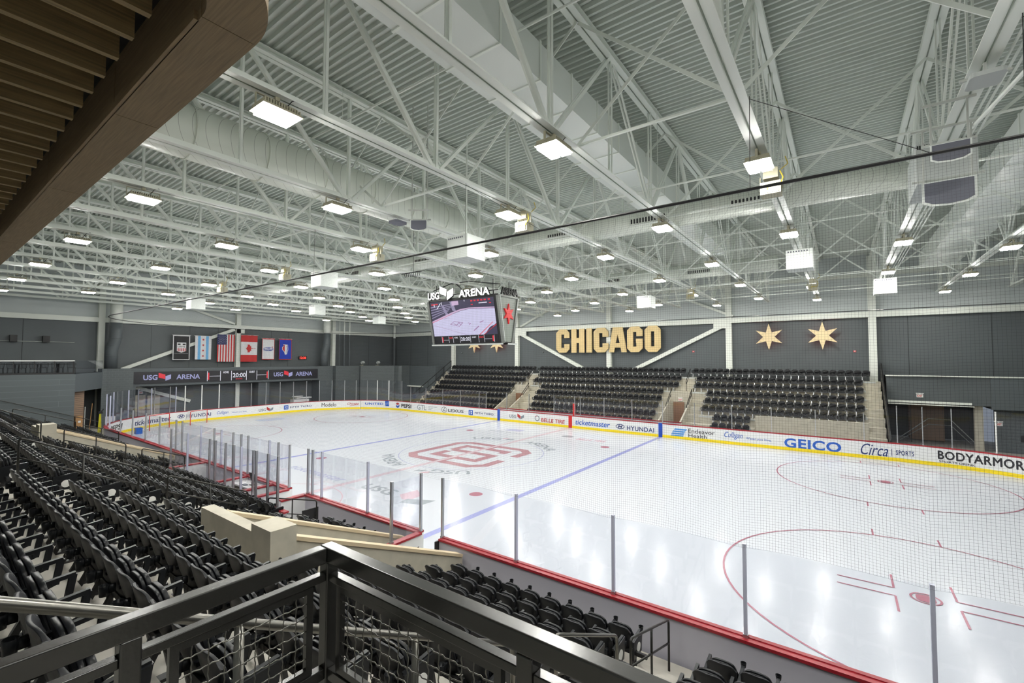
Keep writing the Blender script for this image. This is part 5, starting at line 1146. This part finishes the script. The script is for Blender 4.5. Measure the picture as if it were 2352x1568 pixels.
# ================================================================== FLAGS
def cloth(w_, h_, nx=16, nz=14, amp=.035, ph=0):
    def f(u, v): return amp * (math.sin(u / w_ * 9 + ph) * (1 - v / h_) * 1.0 + .4 * math.sin(u / w_ * 17 + ph * 2 + v))
    return f
def flag(y0, y1, z0, z1, label, base, layers, ph=0, flat=False):
    w_, h_ = y1 - y0, z1 - z0; f = cloth(w_, h_, ph=ph); t = thing('hanging_flag', label, 'flag', (-34.1, y0, z0)); nx, nz = 20, 16
    def grid(mb, u0, u1, v0, v1, off, mi=0):
        a = max(1, int(nx * (u1 - u0) / w_)); b = max(1, int(nz * (v1 - v0) / h_)); v = []
        for s_ in (0, .004):
            for j in range(b + 1):
                for i in range(a + 1): u = u0 + (u1 - u0) * i / a; vv = v0 + (v1 - v0) * j / b; v.append((off + f(u, vv) + s_, u, vv))
        n1 = (a + 1) * (b + 1); F = []
        for j in range(b):
            for i in range(a): k = j * (a + 1) + i; F += [(k + n1, k + 1 + n1, k + a + 2 + n1, k + a + 1 + n1), (k, k + a + 1, k + a + 2, k + 1)]
        mb.add(v, F, mi)
    m = MB(); grid(m, 0, w_, 0, h_, 0); cl = m.build('cloth', base, t)
    for mt, items in layers:
        m = MB()
        for it in items:
            if it[0] == 'r': grid(m, it[1] * w_, it[2] * w_, it[3] * h_, it[4] * h_, .006)
            elif it[0] == 'p':
                P = [(a * w_, b * h_) for a, b in it[1]]; m.prism(P, lambda a, b, d: ((.045 if flat else .012 + f(a, b)) + d + it[2], a, b), 0, .003)
            else:
                _, body, a0, a1, b0, b1, k = it; put_text(m, body, (a1 - a0) * w_, (b1 - b0) * h_, lambda u, v, d: (.055 + d, a0 * w_ + u, b0 * h_ + v), **k)
        m.build('flag_field', mt, cl)
    m = MB(); m.tube([(0, -.08, h_), (0, w_ + .08, h_)], .018, 6); m.build('pole', 'white', t)
    m = MB(); m.tube([(0, .1, h_), (-.3, .1, h_ + .25)], .006, 4); m.tube([(0, w_ - .1, h_), (-.3, w_ - .1, h_ + .25)], .006, 4); m.build('cord', 'black', t)
flag(-5.8, -4.35, 5.82, 8.3, 'black banner with a white border and red-white striped shield, leftmost flag', 'flag_k', [('flag_w', [('r', 0, .05, 0, 1), ('r', .95, 1, 0, 1), ('r', .05, .95, .96, 1), ('r', .05, .95, 0, .03), ('p', [(.23, .70), (.77, .70), (.77, .36), (.5, .29), (.23, .36)], .0), ('r', .1, .9, .262, .270)]),
    ('flag_k', [('p', [(.27, .66), (.44, .66), (.44, .60), (.27, .60)], .004), ('p', [(.56, .66), (.73, .66), (.73, .60), (.56, .60)], .004), ('t', 'USHL', .27, .73, .505, .57, dict(bold=.01, shear=.1))]), ('flag_r', [('p', [(a, .47), (a + .055, .47), (a + .055, .35), (a, .35)], .005) for a in (.28, .385, .49, .6, .69)])], 0, True)
flag(-3.9, -2.42, 5.86, 8.3, 'white flag with two sky-blue vertical stripes and four red stars', 'flag_w', [('flag_b', [('r', .17, .34, 0, 1), ('r', .66, .83, 0, 1)]), ('flag_r', [('p', [(.5 + .085 * (1 if i % 2 == 0 else .45) * math.cos(math.radians(90 + 30 * i)), c + .052 * (1 if i % 2 == 0 else .45) * math.sin(math.radians(90 + 30 * i))) for i in range(12)], .0) for c in (.84, .61, .38, .15)])], 1)
flag(-1.87, -.17, 5.63, 8.55, 'hanging flag of red and white vertical stripes with a navy starred corner', 'flag_w', [('flag_r', [('r', a / 13, (a + 1) / 13, 0, 1 if a > 6 else .62) for a in range(0, 13, 2)]), ('flag_n', [('r', 0, 7 / 13, .62, 1)]),
    ('flag_w', [('p', [(.03 + .53 * (i + .5 + (.0 if j % 2 else .5)) / 7 + .018 * (1 if q % 2 == 0 else .45) * math.cos(math.radians(90 + 36 * q)), .635 + .36 * (j + .4) / 9 + .011 * (1 if q % 2 == 0 else .45) * math.sin(math.radians(90 + 36 * q))) for q in range(10)], .006) for j in range(9) for i in range(6)])], 2)
leaf = [(.5, .72), (.455, .665), (.405, .685), (.42, .60), (.36, .65), (.345, .615), (.255, .625), (.285, .565), (.25, .54), (.38, .455), (.365, .42), (.485, .435), (.48, .34), (.52, .34), (.515, .435), (.635, .42), (.62, .455), (.75, .54), (.715, .565), (.745, .625), (.655, .615), (.64, .65), (.58, .60), (.595, .685), (.545, .665)]
leafr = [(.5 + (.53 - b) * 1.1, .5 + (a - .5) * .65) for a, b in leaf]
flag(.46, 2.2, 5.62, 8.56, 'red and white hanging flag with a sideways red maple leaf', 'flag_w', [('flag_r', [('r', 0, 1, .75, 1), ('r', 0, 1, 0, .26), ('p', leafr[::-1], .0), ('r', .75, .9, .49, .505)])], 3, True)
flag(2.72, 4.1, 5.86, 8.3, 'white banner with red edges and a small blue oval emblem', 'flag_w', [('flag_r', [('r', 0, 1, .95, 1), ('r', 0, 1, 0, .035), ('r', 0, .03, 0, 1), ('r', .97, 1, 0, 1)]), ('flag_bl', [('p', q, .0) for q in [[(.5 + .4 * math.cos(2 * PI * i / 24), .5 + .085 * math.sin(2 * PI * i / 24)), (.5 + .4 * math.cos(2 * PI * (i + 1) / 24), .5 + .085 * math.sin(2 * PI * (i + 1) / 24)), (.5 + .36 * math.cos(2 * PI * (i + 1) / 24), .5 + .07 * math.sin(2 * PI * (i + 1) / 24)), (.5 + .36 * math.cos(2 * PI * i / 24), .5 + .07 * math.sin(2 * PI * i / 24))] for i in range(24)]] + [('t', 'HOCKEY', .18, .82, .41, .48, dict(bold=.022, shear=.1)), ('t', 'USA', .35, .65, .50, .56, dict(bold=.02))]), ('flag_r', [('p', [(.82 + .06 * (1 if i % 2 == 0 else .42) * math.cos(math.radians(90 + 36 * i)), .59 + .035 * (1 if i % 2 == 0 else .42) * math.sin(math.radians(90 + 36 * i))) for i in range(10)], .004)])], 4, True)
flag(4.66, 6.12, 5.85, 8.3, 'blue banner with red edges and a small red and white emblem', 'flag_bl', [('flag_r', [('r', 0, 1, .96, 1), ('r', 0, 1, 0, .035), ('r', 0, .03, 0, 1), ('r', .97, 1, 0, 1)]), ('flag_w', [('p', [(.3, .74), (.68, .72), (.72, .50), (.62, .26), (.45, .24), (.40, .36), (.22, .48), (.22, .60), (.34, .66)], .0)]), ('flag_r', [('p', [(.32, .71), (.42, .71), (.44, .38), (.26, .49), (.26, .59), (.36, .65)], .005), ('p', [(.54, .60), (.56, .60), (.56, .66), (.54, .66)], .006)]), ('flag_bl', [('p', [(.62, .70), (.66, .70), (.68, .5), (.6, .3), (.58, .3), (.62, .5)], .005)])], 5, True)
t = thing('digital_clock', 'small black wall clock with red digits 12:38', 'clock', (-34.6, 7.3, 5.87)); m = MB(); m.box(0, .12, 0, 1.0, 0, .42); m.build('case', 'black', t)
m = MB(); put_text(m, '12:38', .78, .28, lambda u, v, d: (.122 + d, .11 + u, .07 + v), bold=.02); M['clockred'] = mat('clock_digits', (.3, 0, 0), .4, emit=(1, .05, .03), est=2.2); m.build('digits', 'clockred', t)
# ================================================================== CHICAGO LETTERS AND STARS
def hstem(w_, h_, s, b, kind):
    c = .38
    if kind == 'C': outer = [(c, 0), (w_ - c, 0), (w_, c), (w_, .95), (w_ - s, .95), (w_ - s, b), (s, b), (s, h_ - b), (w_ - s, h_ - b), (w_ - s, h_ - .95), (w_, h_ - .95), (w_, h_ - c), (w_ - c, h_), (c, h_), (0, h_ - c), (0, c)]
    if kind == 'G': outer = [(c, 0), (w_ - c, 0), (w_, c), (w_, h_ * .52), (w_ * .58, h_ * .52), (w_ * .58, h_ * .36), (w_ - s, h_ * .36), (w_ - s, b), (s, b), (s, h_ - b), (w_ - s, h_ - b), (w_ - s, h_ * .62), (w_, h_ * .62), (w_, h_ - c), (w_ - c, h_), (c, h_), (0, h_ - c), (0, c)]
    if kind == 'H': outer = [(0, 0), (s, 0), (s, h_ * .4), (w_ - s, h_ * .4), (w_ - s, 0), (w_, 0), (w_, h_), (w_ - s, h_), (w_ - s, h_ * .62), (s, h_ * .62), (s, h_), (0, h_)]
    if kind == 'I': outer = [(0, 0), (w_, 0), (w_, h_), (0, h_)]
    return outer
Z0L, HL = 6.68, 2.56
def letter(kind, x0, x1, desc):
    t = thing('sign_letter', 'gold wall-mounted capital %s, %s' % (kind, desc), 'sign letter', (x0, 21.5, Z0L), 0, 'gold letters of the city name'); w_ = x1 - x0; s = .62; b = .55
    parts = []
    if kind == 'O':
        c = .38; parts = [[(c, 0), (w_ - c, 0), (w_ - s, b), (s, b)], [(w_ - c, 0), (w_, c), (w_ - s, b)], [(w_, c), (w_, HL - c), (w_ - s, HL - b), (w_ - s, b)], [(w_, HL - c), (w_ - c, HL), (w_ - s, HL - b)], [(w_ - c, HL), (c, HL), (s, HL - b), (w_ - s, HL - b)], [(c, HL), (0, HL - c), (s, HL - b)], [(0, HL - c), (0, c), (s, b), (s, HL - b)], [(0, c), (c, 0), (s, b)]]
    elif kind == 'A':
        Lf = [(0, 0), (.54, 0), (.63, .48), (.95, .48), (.95, .93), (.72, .93), (.95, 1.8), (.95, HL), (.42, HL)]
        parts = [Lf, [(w_ - a, b2) for a, b2 in Lf][::-1]]
    else: parts = [hstem(w_, HL, s, b, kind)]
    m = MB()
    for P in parts: m.prism(P, lambda a, b2, d: (a, -d, b2), 0, .14)
    m.build('letter_face', 'gold', t)
    m = MB()
    for z in (.3, HL - .3): m.box(w_ * .2, w_ * .25, 0.0, .5, z, z + .05); m.box(w_ * .75, w_ * .8, 0, .5, z, z + .05)
    m.build('wall_bracket', 'black', t)
for kd, a, b_, d in (('C', -6.38, -4.75, 'first of the row'), ('H', -4.49, -2.93, 'second of the row'), ('I', -2.68, -2.05, 'narrow third of the row'), ('C', -1.83, -.21, 'fourth of the row, left of the white column'), ('A', -.12, 1.78, 'fifth of the row'), ('G', 1.84, 3.42, 'sixth of the row'), ('O', 3.64, 5.21, 'last of the row')): letter(kd, a, b_, d)
m = MB(); 
for z in (7.1, 7.7, 8.3, 8.9): m.box(-6.2, 5.0, 21.62, 21.66, z, z + .04)
tag(m.build('sign_rail', 'black'), 'dark mounting rails behind the gold letters', 'sign frame')
for x, l in ((14.3, 'left one beside the white column'), (18.02, 'right one, before the last white column'), (-18.4, 'half hidden left one below the video board'), (-14.8, 'half hidden right one below the video board')):
    t = thing('wall_star', 'gold six-pointed star with red glow, ' + l, 'star', (x, 21.45, 7.88)); m = MB(); m.prism(starpoly(1.11, .42), lambda a, b, d: (a, -d, b), 0, .12); m.build('star_face', 'star', t)
    m = MB(); sp = starpoly(.98, .36); m.tube([(a, .03, b) for a, b in sp], .022, 5, closed=True); m.build('light_tube', 'redglow', t)
    m = MB(); m.box(-.05, .05, .0, .5, -.05, .05); m.box(-.05, .05, .1, .3, .9, 1.3); m.box(-.3, .3, .3, .4, 1.25, 1.3); m.build('wall_bracket', 'blackm', t)
for x, z, l in ((8.05, 6.7, 'left of the gold stars'), (20.05, 6.62, 'right of the gold stars'), (-21.0, 6.8, 'at the far left'), (-8.5, 6.75, 'left of the gold letters')):
    t = thing('fire_alarm', 'small red fire alarm device on the dark far wall, ' + l, 'fire alarm', (x, 22, z)); m = MB(); m.box(-.09, .09, -.06, 0, -.07, .07); m.build('body', 'redp' if x > 0 else 'blackm', t); m = MB(); m.box(-.05, .05, -.08, -.06, .0, .04); m.build('strobe', 'white', t)
# ================================================================== WOOD CANOPY
t = thing('slatted_canopy', 'brown oak slatted ceiling canopy with a wide rounded border, upper left', 'ceiling canopy', (12, -21.2, 7.8))
o1 = Vector((12, -21.2, 7.8))
def L3(x, y, z): return (x - o1.x, y - o1.y, z - o1.z)
# border band: straight along x then rounded corner turning back along -y
cx_, cy_ = 16.55, -21.55; Ro, Ri = .66, .38
outer = [(-6, cy_ + Ro)] + [(cx_ + Ro * math.sin(a), cy_ + Ro * math.cos(a)) for a in [PI / 2 * i / 14 for i in range(15)]] + [(cx_ + Ro, -26)]
inner = [(-6, cy_ + Ri)] + [(cx_ + Ri * math.sin(a), cy_ + Ri * math.cos(a)) for a in [PI / 2 * i / 14 for i in range(15)]] + [(cx_ + Ri, -26)]
joints = [-6, 2.2, 8.6, 12.4, 14.9, 16.55]
def bandpiece(P0, P1, z0, z1):
    m = MB(); n = len(P0); v = [L3(*p, z) for z in (z0, z1) for p in P0 + P1]; f = []
    N2 = 2 * n
    for i in range(n - 1): f += [(i, i + 1, n + i + 1, n + i), (N2 + i, N2 + n + i, N2 + n + i + 1, N2 + i + 1), (i, N2 + i, N2 + i + 1, i + 1), (n + i, n + i + 1, N2 + n + i + 1, N2 + n + i)]
    f += [(0, n, N2 + n, N2), (n - 1, N2 + n - 1, N2 + 2 * n - 1, 2 * n - 1)]
    m.add(v, f); return m
for a, b_ in zip(joints, joints[1:]):
    bandpiece([(a, cy_ + Ro), (b_ - .006, cy_ + Ro)], [(a, cy_ + Ri), (b_ - .006, cy_ + Ri)], 7.8, 8.35).build('border_panel', 'wood', t)
bandpiece(outer[1:], inner[1:], 7.8, 8.35).build('border_panel', 'wood', t)
x = 16.6; k = 0
while x > -6 and k < 74:
    m = MB(); m.box(*[a for p in ((x - .045 - o1.x, x - o1.x), (-26 - o1.y, -21.32 - o1.y), (.03, .24)) for a in p]); ob = m.build('slat', 'slat', t); x -= .305; k += 1
m = MB(); m.box(-6 - o1.x, 16.95 - o1.x, -26 - o1.y, -21.1 - o1.y, .42, .5); m.build('backing', 'black', t)
m = MB(); m.box(-6 - o1.x, 16.5 - o1.x, -21.19 - o1.y, -21.165 - o1.y, .0, .05); m.build('inner_edge', 'wood', t); m = MB(); m.box(-6 - o1.x, 16.5 - o1.x, -21.165 - o1.y, -21.16 - o1.y, .05, .42); m.build('recess_liner', 'black', t)
# ================================================================== LEFT MEZZANINE FURNITURE
def bar_table(x, y, lab):
    t = thing('bar_table', lab, 'table', (x, y, 4.8)); m = MB(); m.box(-.3, .3, -.55, .55, .70, .74); m.build('table_top', 'black', t)
    for sy in (-.45, .45): m = MB(); m.tube([(0, sy, 0), (0, sy, .7)], .025, 6); m.box(-.25, .25, sy - .02, sy + .02, 0, .02); m.build('leg', 'blackm', t)
def stool(x, y, rz, lab):
    t = thing('mezzanine_chair', lab, 'chair', (x, y, 4.8), rz, 'chairs on the left mezzanine'); m = MB(); m.box(-.2, .2, -.2, .2, .43, .46); m.build('seat', 'black', t); m = MB()
    m.tube([(-.2, -.18, .45), (-.22, -.2, .8), (0, -.25, .85), (.22, -.2, .8), (.2, -.18, .45)], .015, 6)
    for k in range(5): m.tube([(-.14 + k * .07, -.19, .45), (-.15 + k * .075, -.235, .82)], .007, 4)
    m.build('backrest', 'blackm', t)
    for sx in (-.18, .18):
        for sy in (-.18, .18): m = MB(); m.tube([(sx * 1.1, sy * 1.1, 0), (sx, sy, .44)], .013, 5); m.build('leg', 'blackm', t)
for i, y in enumerate((-17.4, -16.3, -15.2, -14.35)):
    bar_table(-28.1, y, 'black table behind the left mezzanine railing, %s from the left' % ORD[i + 1])
    stool(-28.6, y - .25, PI / 2, 'black spindle chair behind the mezzanine table %s from left' % ORD[i + 1]); stool(-27.65, y + .25, -PI / 2, 'black spindle chair in front of the mezzanine table %s from left' % ORD[i + 1])
t = thing('mezzanine_railing', 'dark railing with white top along the left mezzanine edge', 'railing', (-27.3, -18, 4.78)); m = MB(); m.box(-.05, .05, -6, 4.0, .96, 1.02); m.build('top_rail', 'white', t); m = MB(); m.box(-.02, .02, -6, 4, .0, .12); m.build('kick_rail', 'black', t)
for k in range(7): m = MB(); m.box(-.03, .03, -2.2 + k * 1.02, -2.15 + k * 1.02, 0, .97); m.build('post', 'black', t)
m = MB(); m.box(-.004, .004, -6, 4.0, .12, .95); m.build('glass', 'glass', t)
gpane([(Vector((-27.2, -13.95)), Vector((.48, .877))), (Vector((-31.8, -11.45)), Vector((.48, .877)))], 4.78, 5.78, 'greenish glass railing panel beside the left white column', None)
for y, l in ((-16.42, 'left one'), (-14.57, 'right one')):
    t = thing('wall_speaker', 'square black speaker on the dark left wall, ' + l, 'loudspeaker', (-34.7, y, 7.55)); m = MB(); m.box(.1, .45, -.2, .2, -.27, .27); m.build('cabinet', 'black', t); m = MB(); m.box(0, .1, -.05, .05, -.05, .05); m.build('bracket', 'blackm', t)
m = MB(); m.tube([(-34.6, -22, 7.34), (-34.6, -12.8, 7.34)], .025, 6); tag(m.build('wall_conduit', 'steel_grey'), 'thin grey pipe running behind the two wall speakers', 'pipe')
# round ducts standing beside the left columns
for (y, l) in ((-10.35, 'left round vertical duct, white above and grey below, by the ribbon scoreboard'), (10.25, 'vertical round duct at the right end of the ribbon scoreboard')):
    t = thing('vertical_duct', l, 'air duct', (-33.3, y, 5.0)); m = MB(); m.tube([(0, 0, 4.15), (0, 0, 6.2)], .45, 24); m.build('upper_tube', 'beam', t, smooth=True)
    m = MB(); m.tube([(0, 0, 4.15), (0, 0, 2.9), (-.04, -.04, 2.5), (-.18, -.16, 2.0), (-.22, -.2, 1.5), (-.22, -.2, .02)], .45, 24); m.build('lower_tube', 'slate_plain', t, smooth=True)
    for z, dx in ((2.75, 0), (2.0, -.2), (1.2, -.22)): m = MB(); m.tube([(dx + .47 * math.cos(2 * PI * k / 24), dx * .9 + .47 * math.sin(2 * PI * k / 24), z) for k in range(24)], .02, 5, closed=True); m.build('duct_band', 'slate_plain', t)
for i, y in enumerate((12.6, 13.3, 14.1)):
    t = thing('riser_pipe', 'vertical wall pipe right of the round duct in the far left corner, %s from left' % ORD[i + 1], 'pipe', (-34.2, y, 5.05)); m = MB(); m.tube([(0, 0, 0), (0, 0, 4.1)], .1 if i else .05, 8); m.build('lower_pipe', 'slate_plain', t); m = MB(); m.tube([(0, 0, 4.1), (0, 0, 7.5)], .1 if i else .05, 8); m.build('upper_pipe', 'steel', t)
for y, l in ((15.2, 'left'), (17.7, 'right')):
    t = thing('floodlight', 'small pale floodlight on the grey block ledge in the far left corner, %s one' % l, 'floodlight', (-32.9, y, 5.05)); m = MB(); m.bar((0, 0, .3), (.25, 0, .5), .4, .3); m.build('head', 'light_frame', t); m = MB(); m.tube([(0, 0, 0), (0, 0, .3)], .03, 6); m.box(-.15, .15, -.3, .1, 0, .05); m.build('stand', 'cream', t)
t = thing('corner_column', 'round dark pipe in the far left corner, white above the beam', 'pipe', (-33.9, 21.4, 5.05)); m = MB(); m.tube([(0, 0, 0), (0, 0, 3.95)], .16, 10); m.build('lower_pipe', 'slate_plain', t); m = MB(); m.tube([(0, 0, 3.95), (0, 0, 8)], .16, 10); m.build('upper_pipe', 'steel', t)
# odds and ends in the dark doorway
t = thing('push_broom', 'wooden-handled broom leaning in the dark doorway at the left', 'broom', (-29.4, -12.65, 0)); m = MB(); m.tube([(0, 0, .12), (.1, .12, 2.35)], .025, 6); m.build('handle', 'woodh', t); m = MB(); m.box(-.15, .15, -.06, .06, 0, .13); m.build('head', 'white', t)
t = thing('snow_shovel', 'grey pole leaning in the dark doorway left of the broom', 'pole', (-29.4, -12.95, 0)); m = MB(); m.tube([(0, 0, 0), (0, .02, 2.1)], .03, 6); m.build('handle', 'steel_grey', t)
t = thing('folding_stand', 'bright yellow folded stand with black top by the grey pier at the left', 'stand', (-29.2, -12.05, 0)); m = MB()
for a in (-.1, -.02, .08): m.bar((0, a, 0), (0, a * .3, 1.5), .05, .05)
m.build('legs', 'yelplas', t); m = MB(); m.box(-.06, .06, -.12, .14, 1.5, 1.68); m.bar((0, 0, 1.6), (0, .2, 1.85), .08, .06); m.build('head', 'black', t)
t = thing('cardboard_box', 'tan cardboard box in front of the brown shutter', 'box', (-28.6, -13.45, 0)); m = MB(); m.box(-.25, .25, -.2, .2, 0, 1.5); m.build('body', 'woodh', t); m = MB(); m.box(.25, .255, -.05, .1, 1.0, 1.15); m.build('paper_label', 'white', t)
m = MB(); m.box(-28.4, -28.35, -11.9, -11.3, 0.1, 1.3); tag(m.build('white_board_panel', 'white'), 'white upright panel standing beside the near left corner glass', 'panel')
# left end wall below the ribbon: white double doors, exit sign
d = MB(); d.box(-34.5, -34.44, -8.9, -7.75, 0, 2.5); struct('door_3', d, 'conc_wall'); d = MB(); d.box(-34.5, -34.44, -7.6, -6.6, 0, 2.4); struct('door_4', d, 'conc_wall')
def exit_sign(x, y, z, lab, axis='y'):
    t = thing('exit_sign', lab, 'exit sign', (x, y, z)); f = (lambda u, v, d: (u, -.03 - d, v)) if axis == 'y' else (lambda u, v, d: (.03 + d, u, v))
    m = MB(); m.box(*((-.17, .17, -.03, .03, 0, .22) if axis == 'y' else (-.03, .03, -.17, .17, 0, .22))); m.box(*((-.2, .2, -.04, .03, .25, .3) if axis == 'y' else (-.04, .03, -.2, .2, .25, .3))); m.build('case', 'white', t)
    m = MB(); put_text(m, 'EXIT', .28, .13, lambda u, v, d: f(u - .14, v + .045, d), bold=.03); m.build('lettering', 'redp', t)
    m = MB(); m.box(-.02, .02, -.02, .02, .2, .27); m.build('mount', 'white', t)
exit_sign(23.5, 19.56, 3.4, 'white exit sign with red letters on the dark wall right of the far stand'); exit_sign(27.15, 19.3, 1.8, 'small exit sign by the white post at the far right edge'); exit_sign(-34.2, -8.2, 2.62, 'white exit sign above the pale double doors on the left', 'x'); exit_sign(7.93, 18.05, 2.4, 'exit sign above the brown door in the right tunnel of the far stand')
t = thing('cart', 'low white cart stacked behind the far left boards glass', 'cart', (-31.6, 5.9, 0)); m = MB(); m.box(-.4, .4, -.9, .9, .9, 1.3); m.box(-.3, .3, -.5, 1.3, 1.4, 1.5); m.box(-.4, .2, -.7, .3, 1.6, 1.66); m.build('stacked_trays', 'white', t); m = MB(); m.box(-.38, .38, -.85, .85, .15, .9); m.build('body', 'light_frame', t)
for sx in (-.3, .3):
    for sy in (-.7, .7): m = MB(); m.tube([(sx - .02, sy, .075), (sx + .02, sy, .075)], .075, 8); m.build('wheel', 'black', t)
t = thing('staircase_railing', 'pale curved stair railing behind the glass at the right end of the far side', 'handrail'); m = MB(); m.tube([(22.6, 22.5, .2), (24.2, 22.5, 1.7), (25.4, 22.5, 1.7), (26.6, 22.5, .2)], .03, 6); m.tube([(22.6, 22.5, -.0), (24.2, 22.5, 1.3), (25.4, 22.5, 1.3), (26.4, 22.5, .1)], .02, 6); m.build('rail', 'light_frame', t)
m = MB(); m.box(28.3, 29.0, 20.33, 20.39, .75, 1.15); tag(m.build('notice_board', 'black'), 'black rectangular notice panel on the grey wall at the far right edge', 'notice')
# ================================================================== place each group's empty at the base of its thing
bpy.context.view_layer.update()
for o in list(bpy.context.scene.objects):
    if o.type == 'EMPTY' and not o.parent and o.location.length < 1e-6 and o.children:
        P_ = [c.matrix_world @ Vector(b) for c in o.children if c.type == 'MESH' for b in c.bound_box]
        if not P_ or o.name.startswith('roof_truss'): continue
        c0 = Vector(((min(p.x for p in P_) + max(p.x for p in P_)) / 2, (min(p.y for p in P_) + max(p.y for p in P_)) / 2, min(p.z for p in P_)))
        o.location = c0
        for c in o.children: c.location = Vector(c.location) - c0
bpy.data.objects.remove(proto) if not proto.users_collection else None
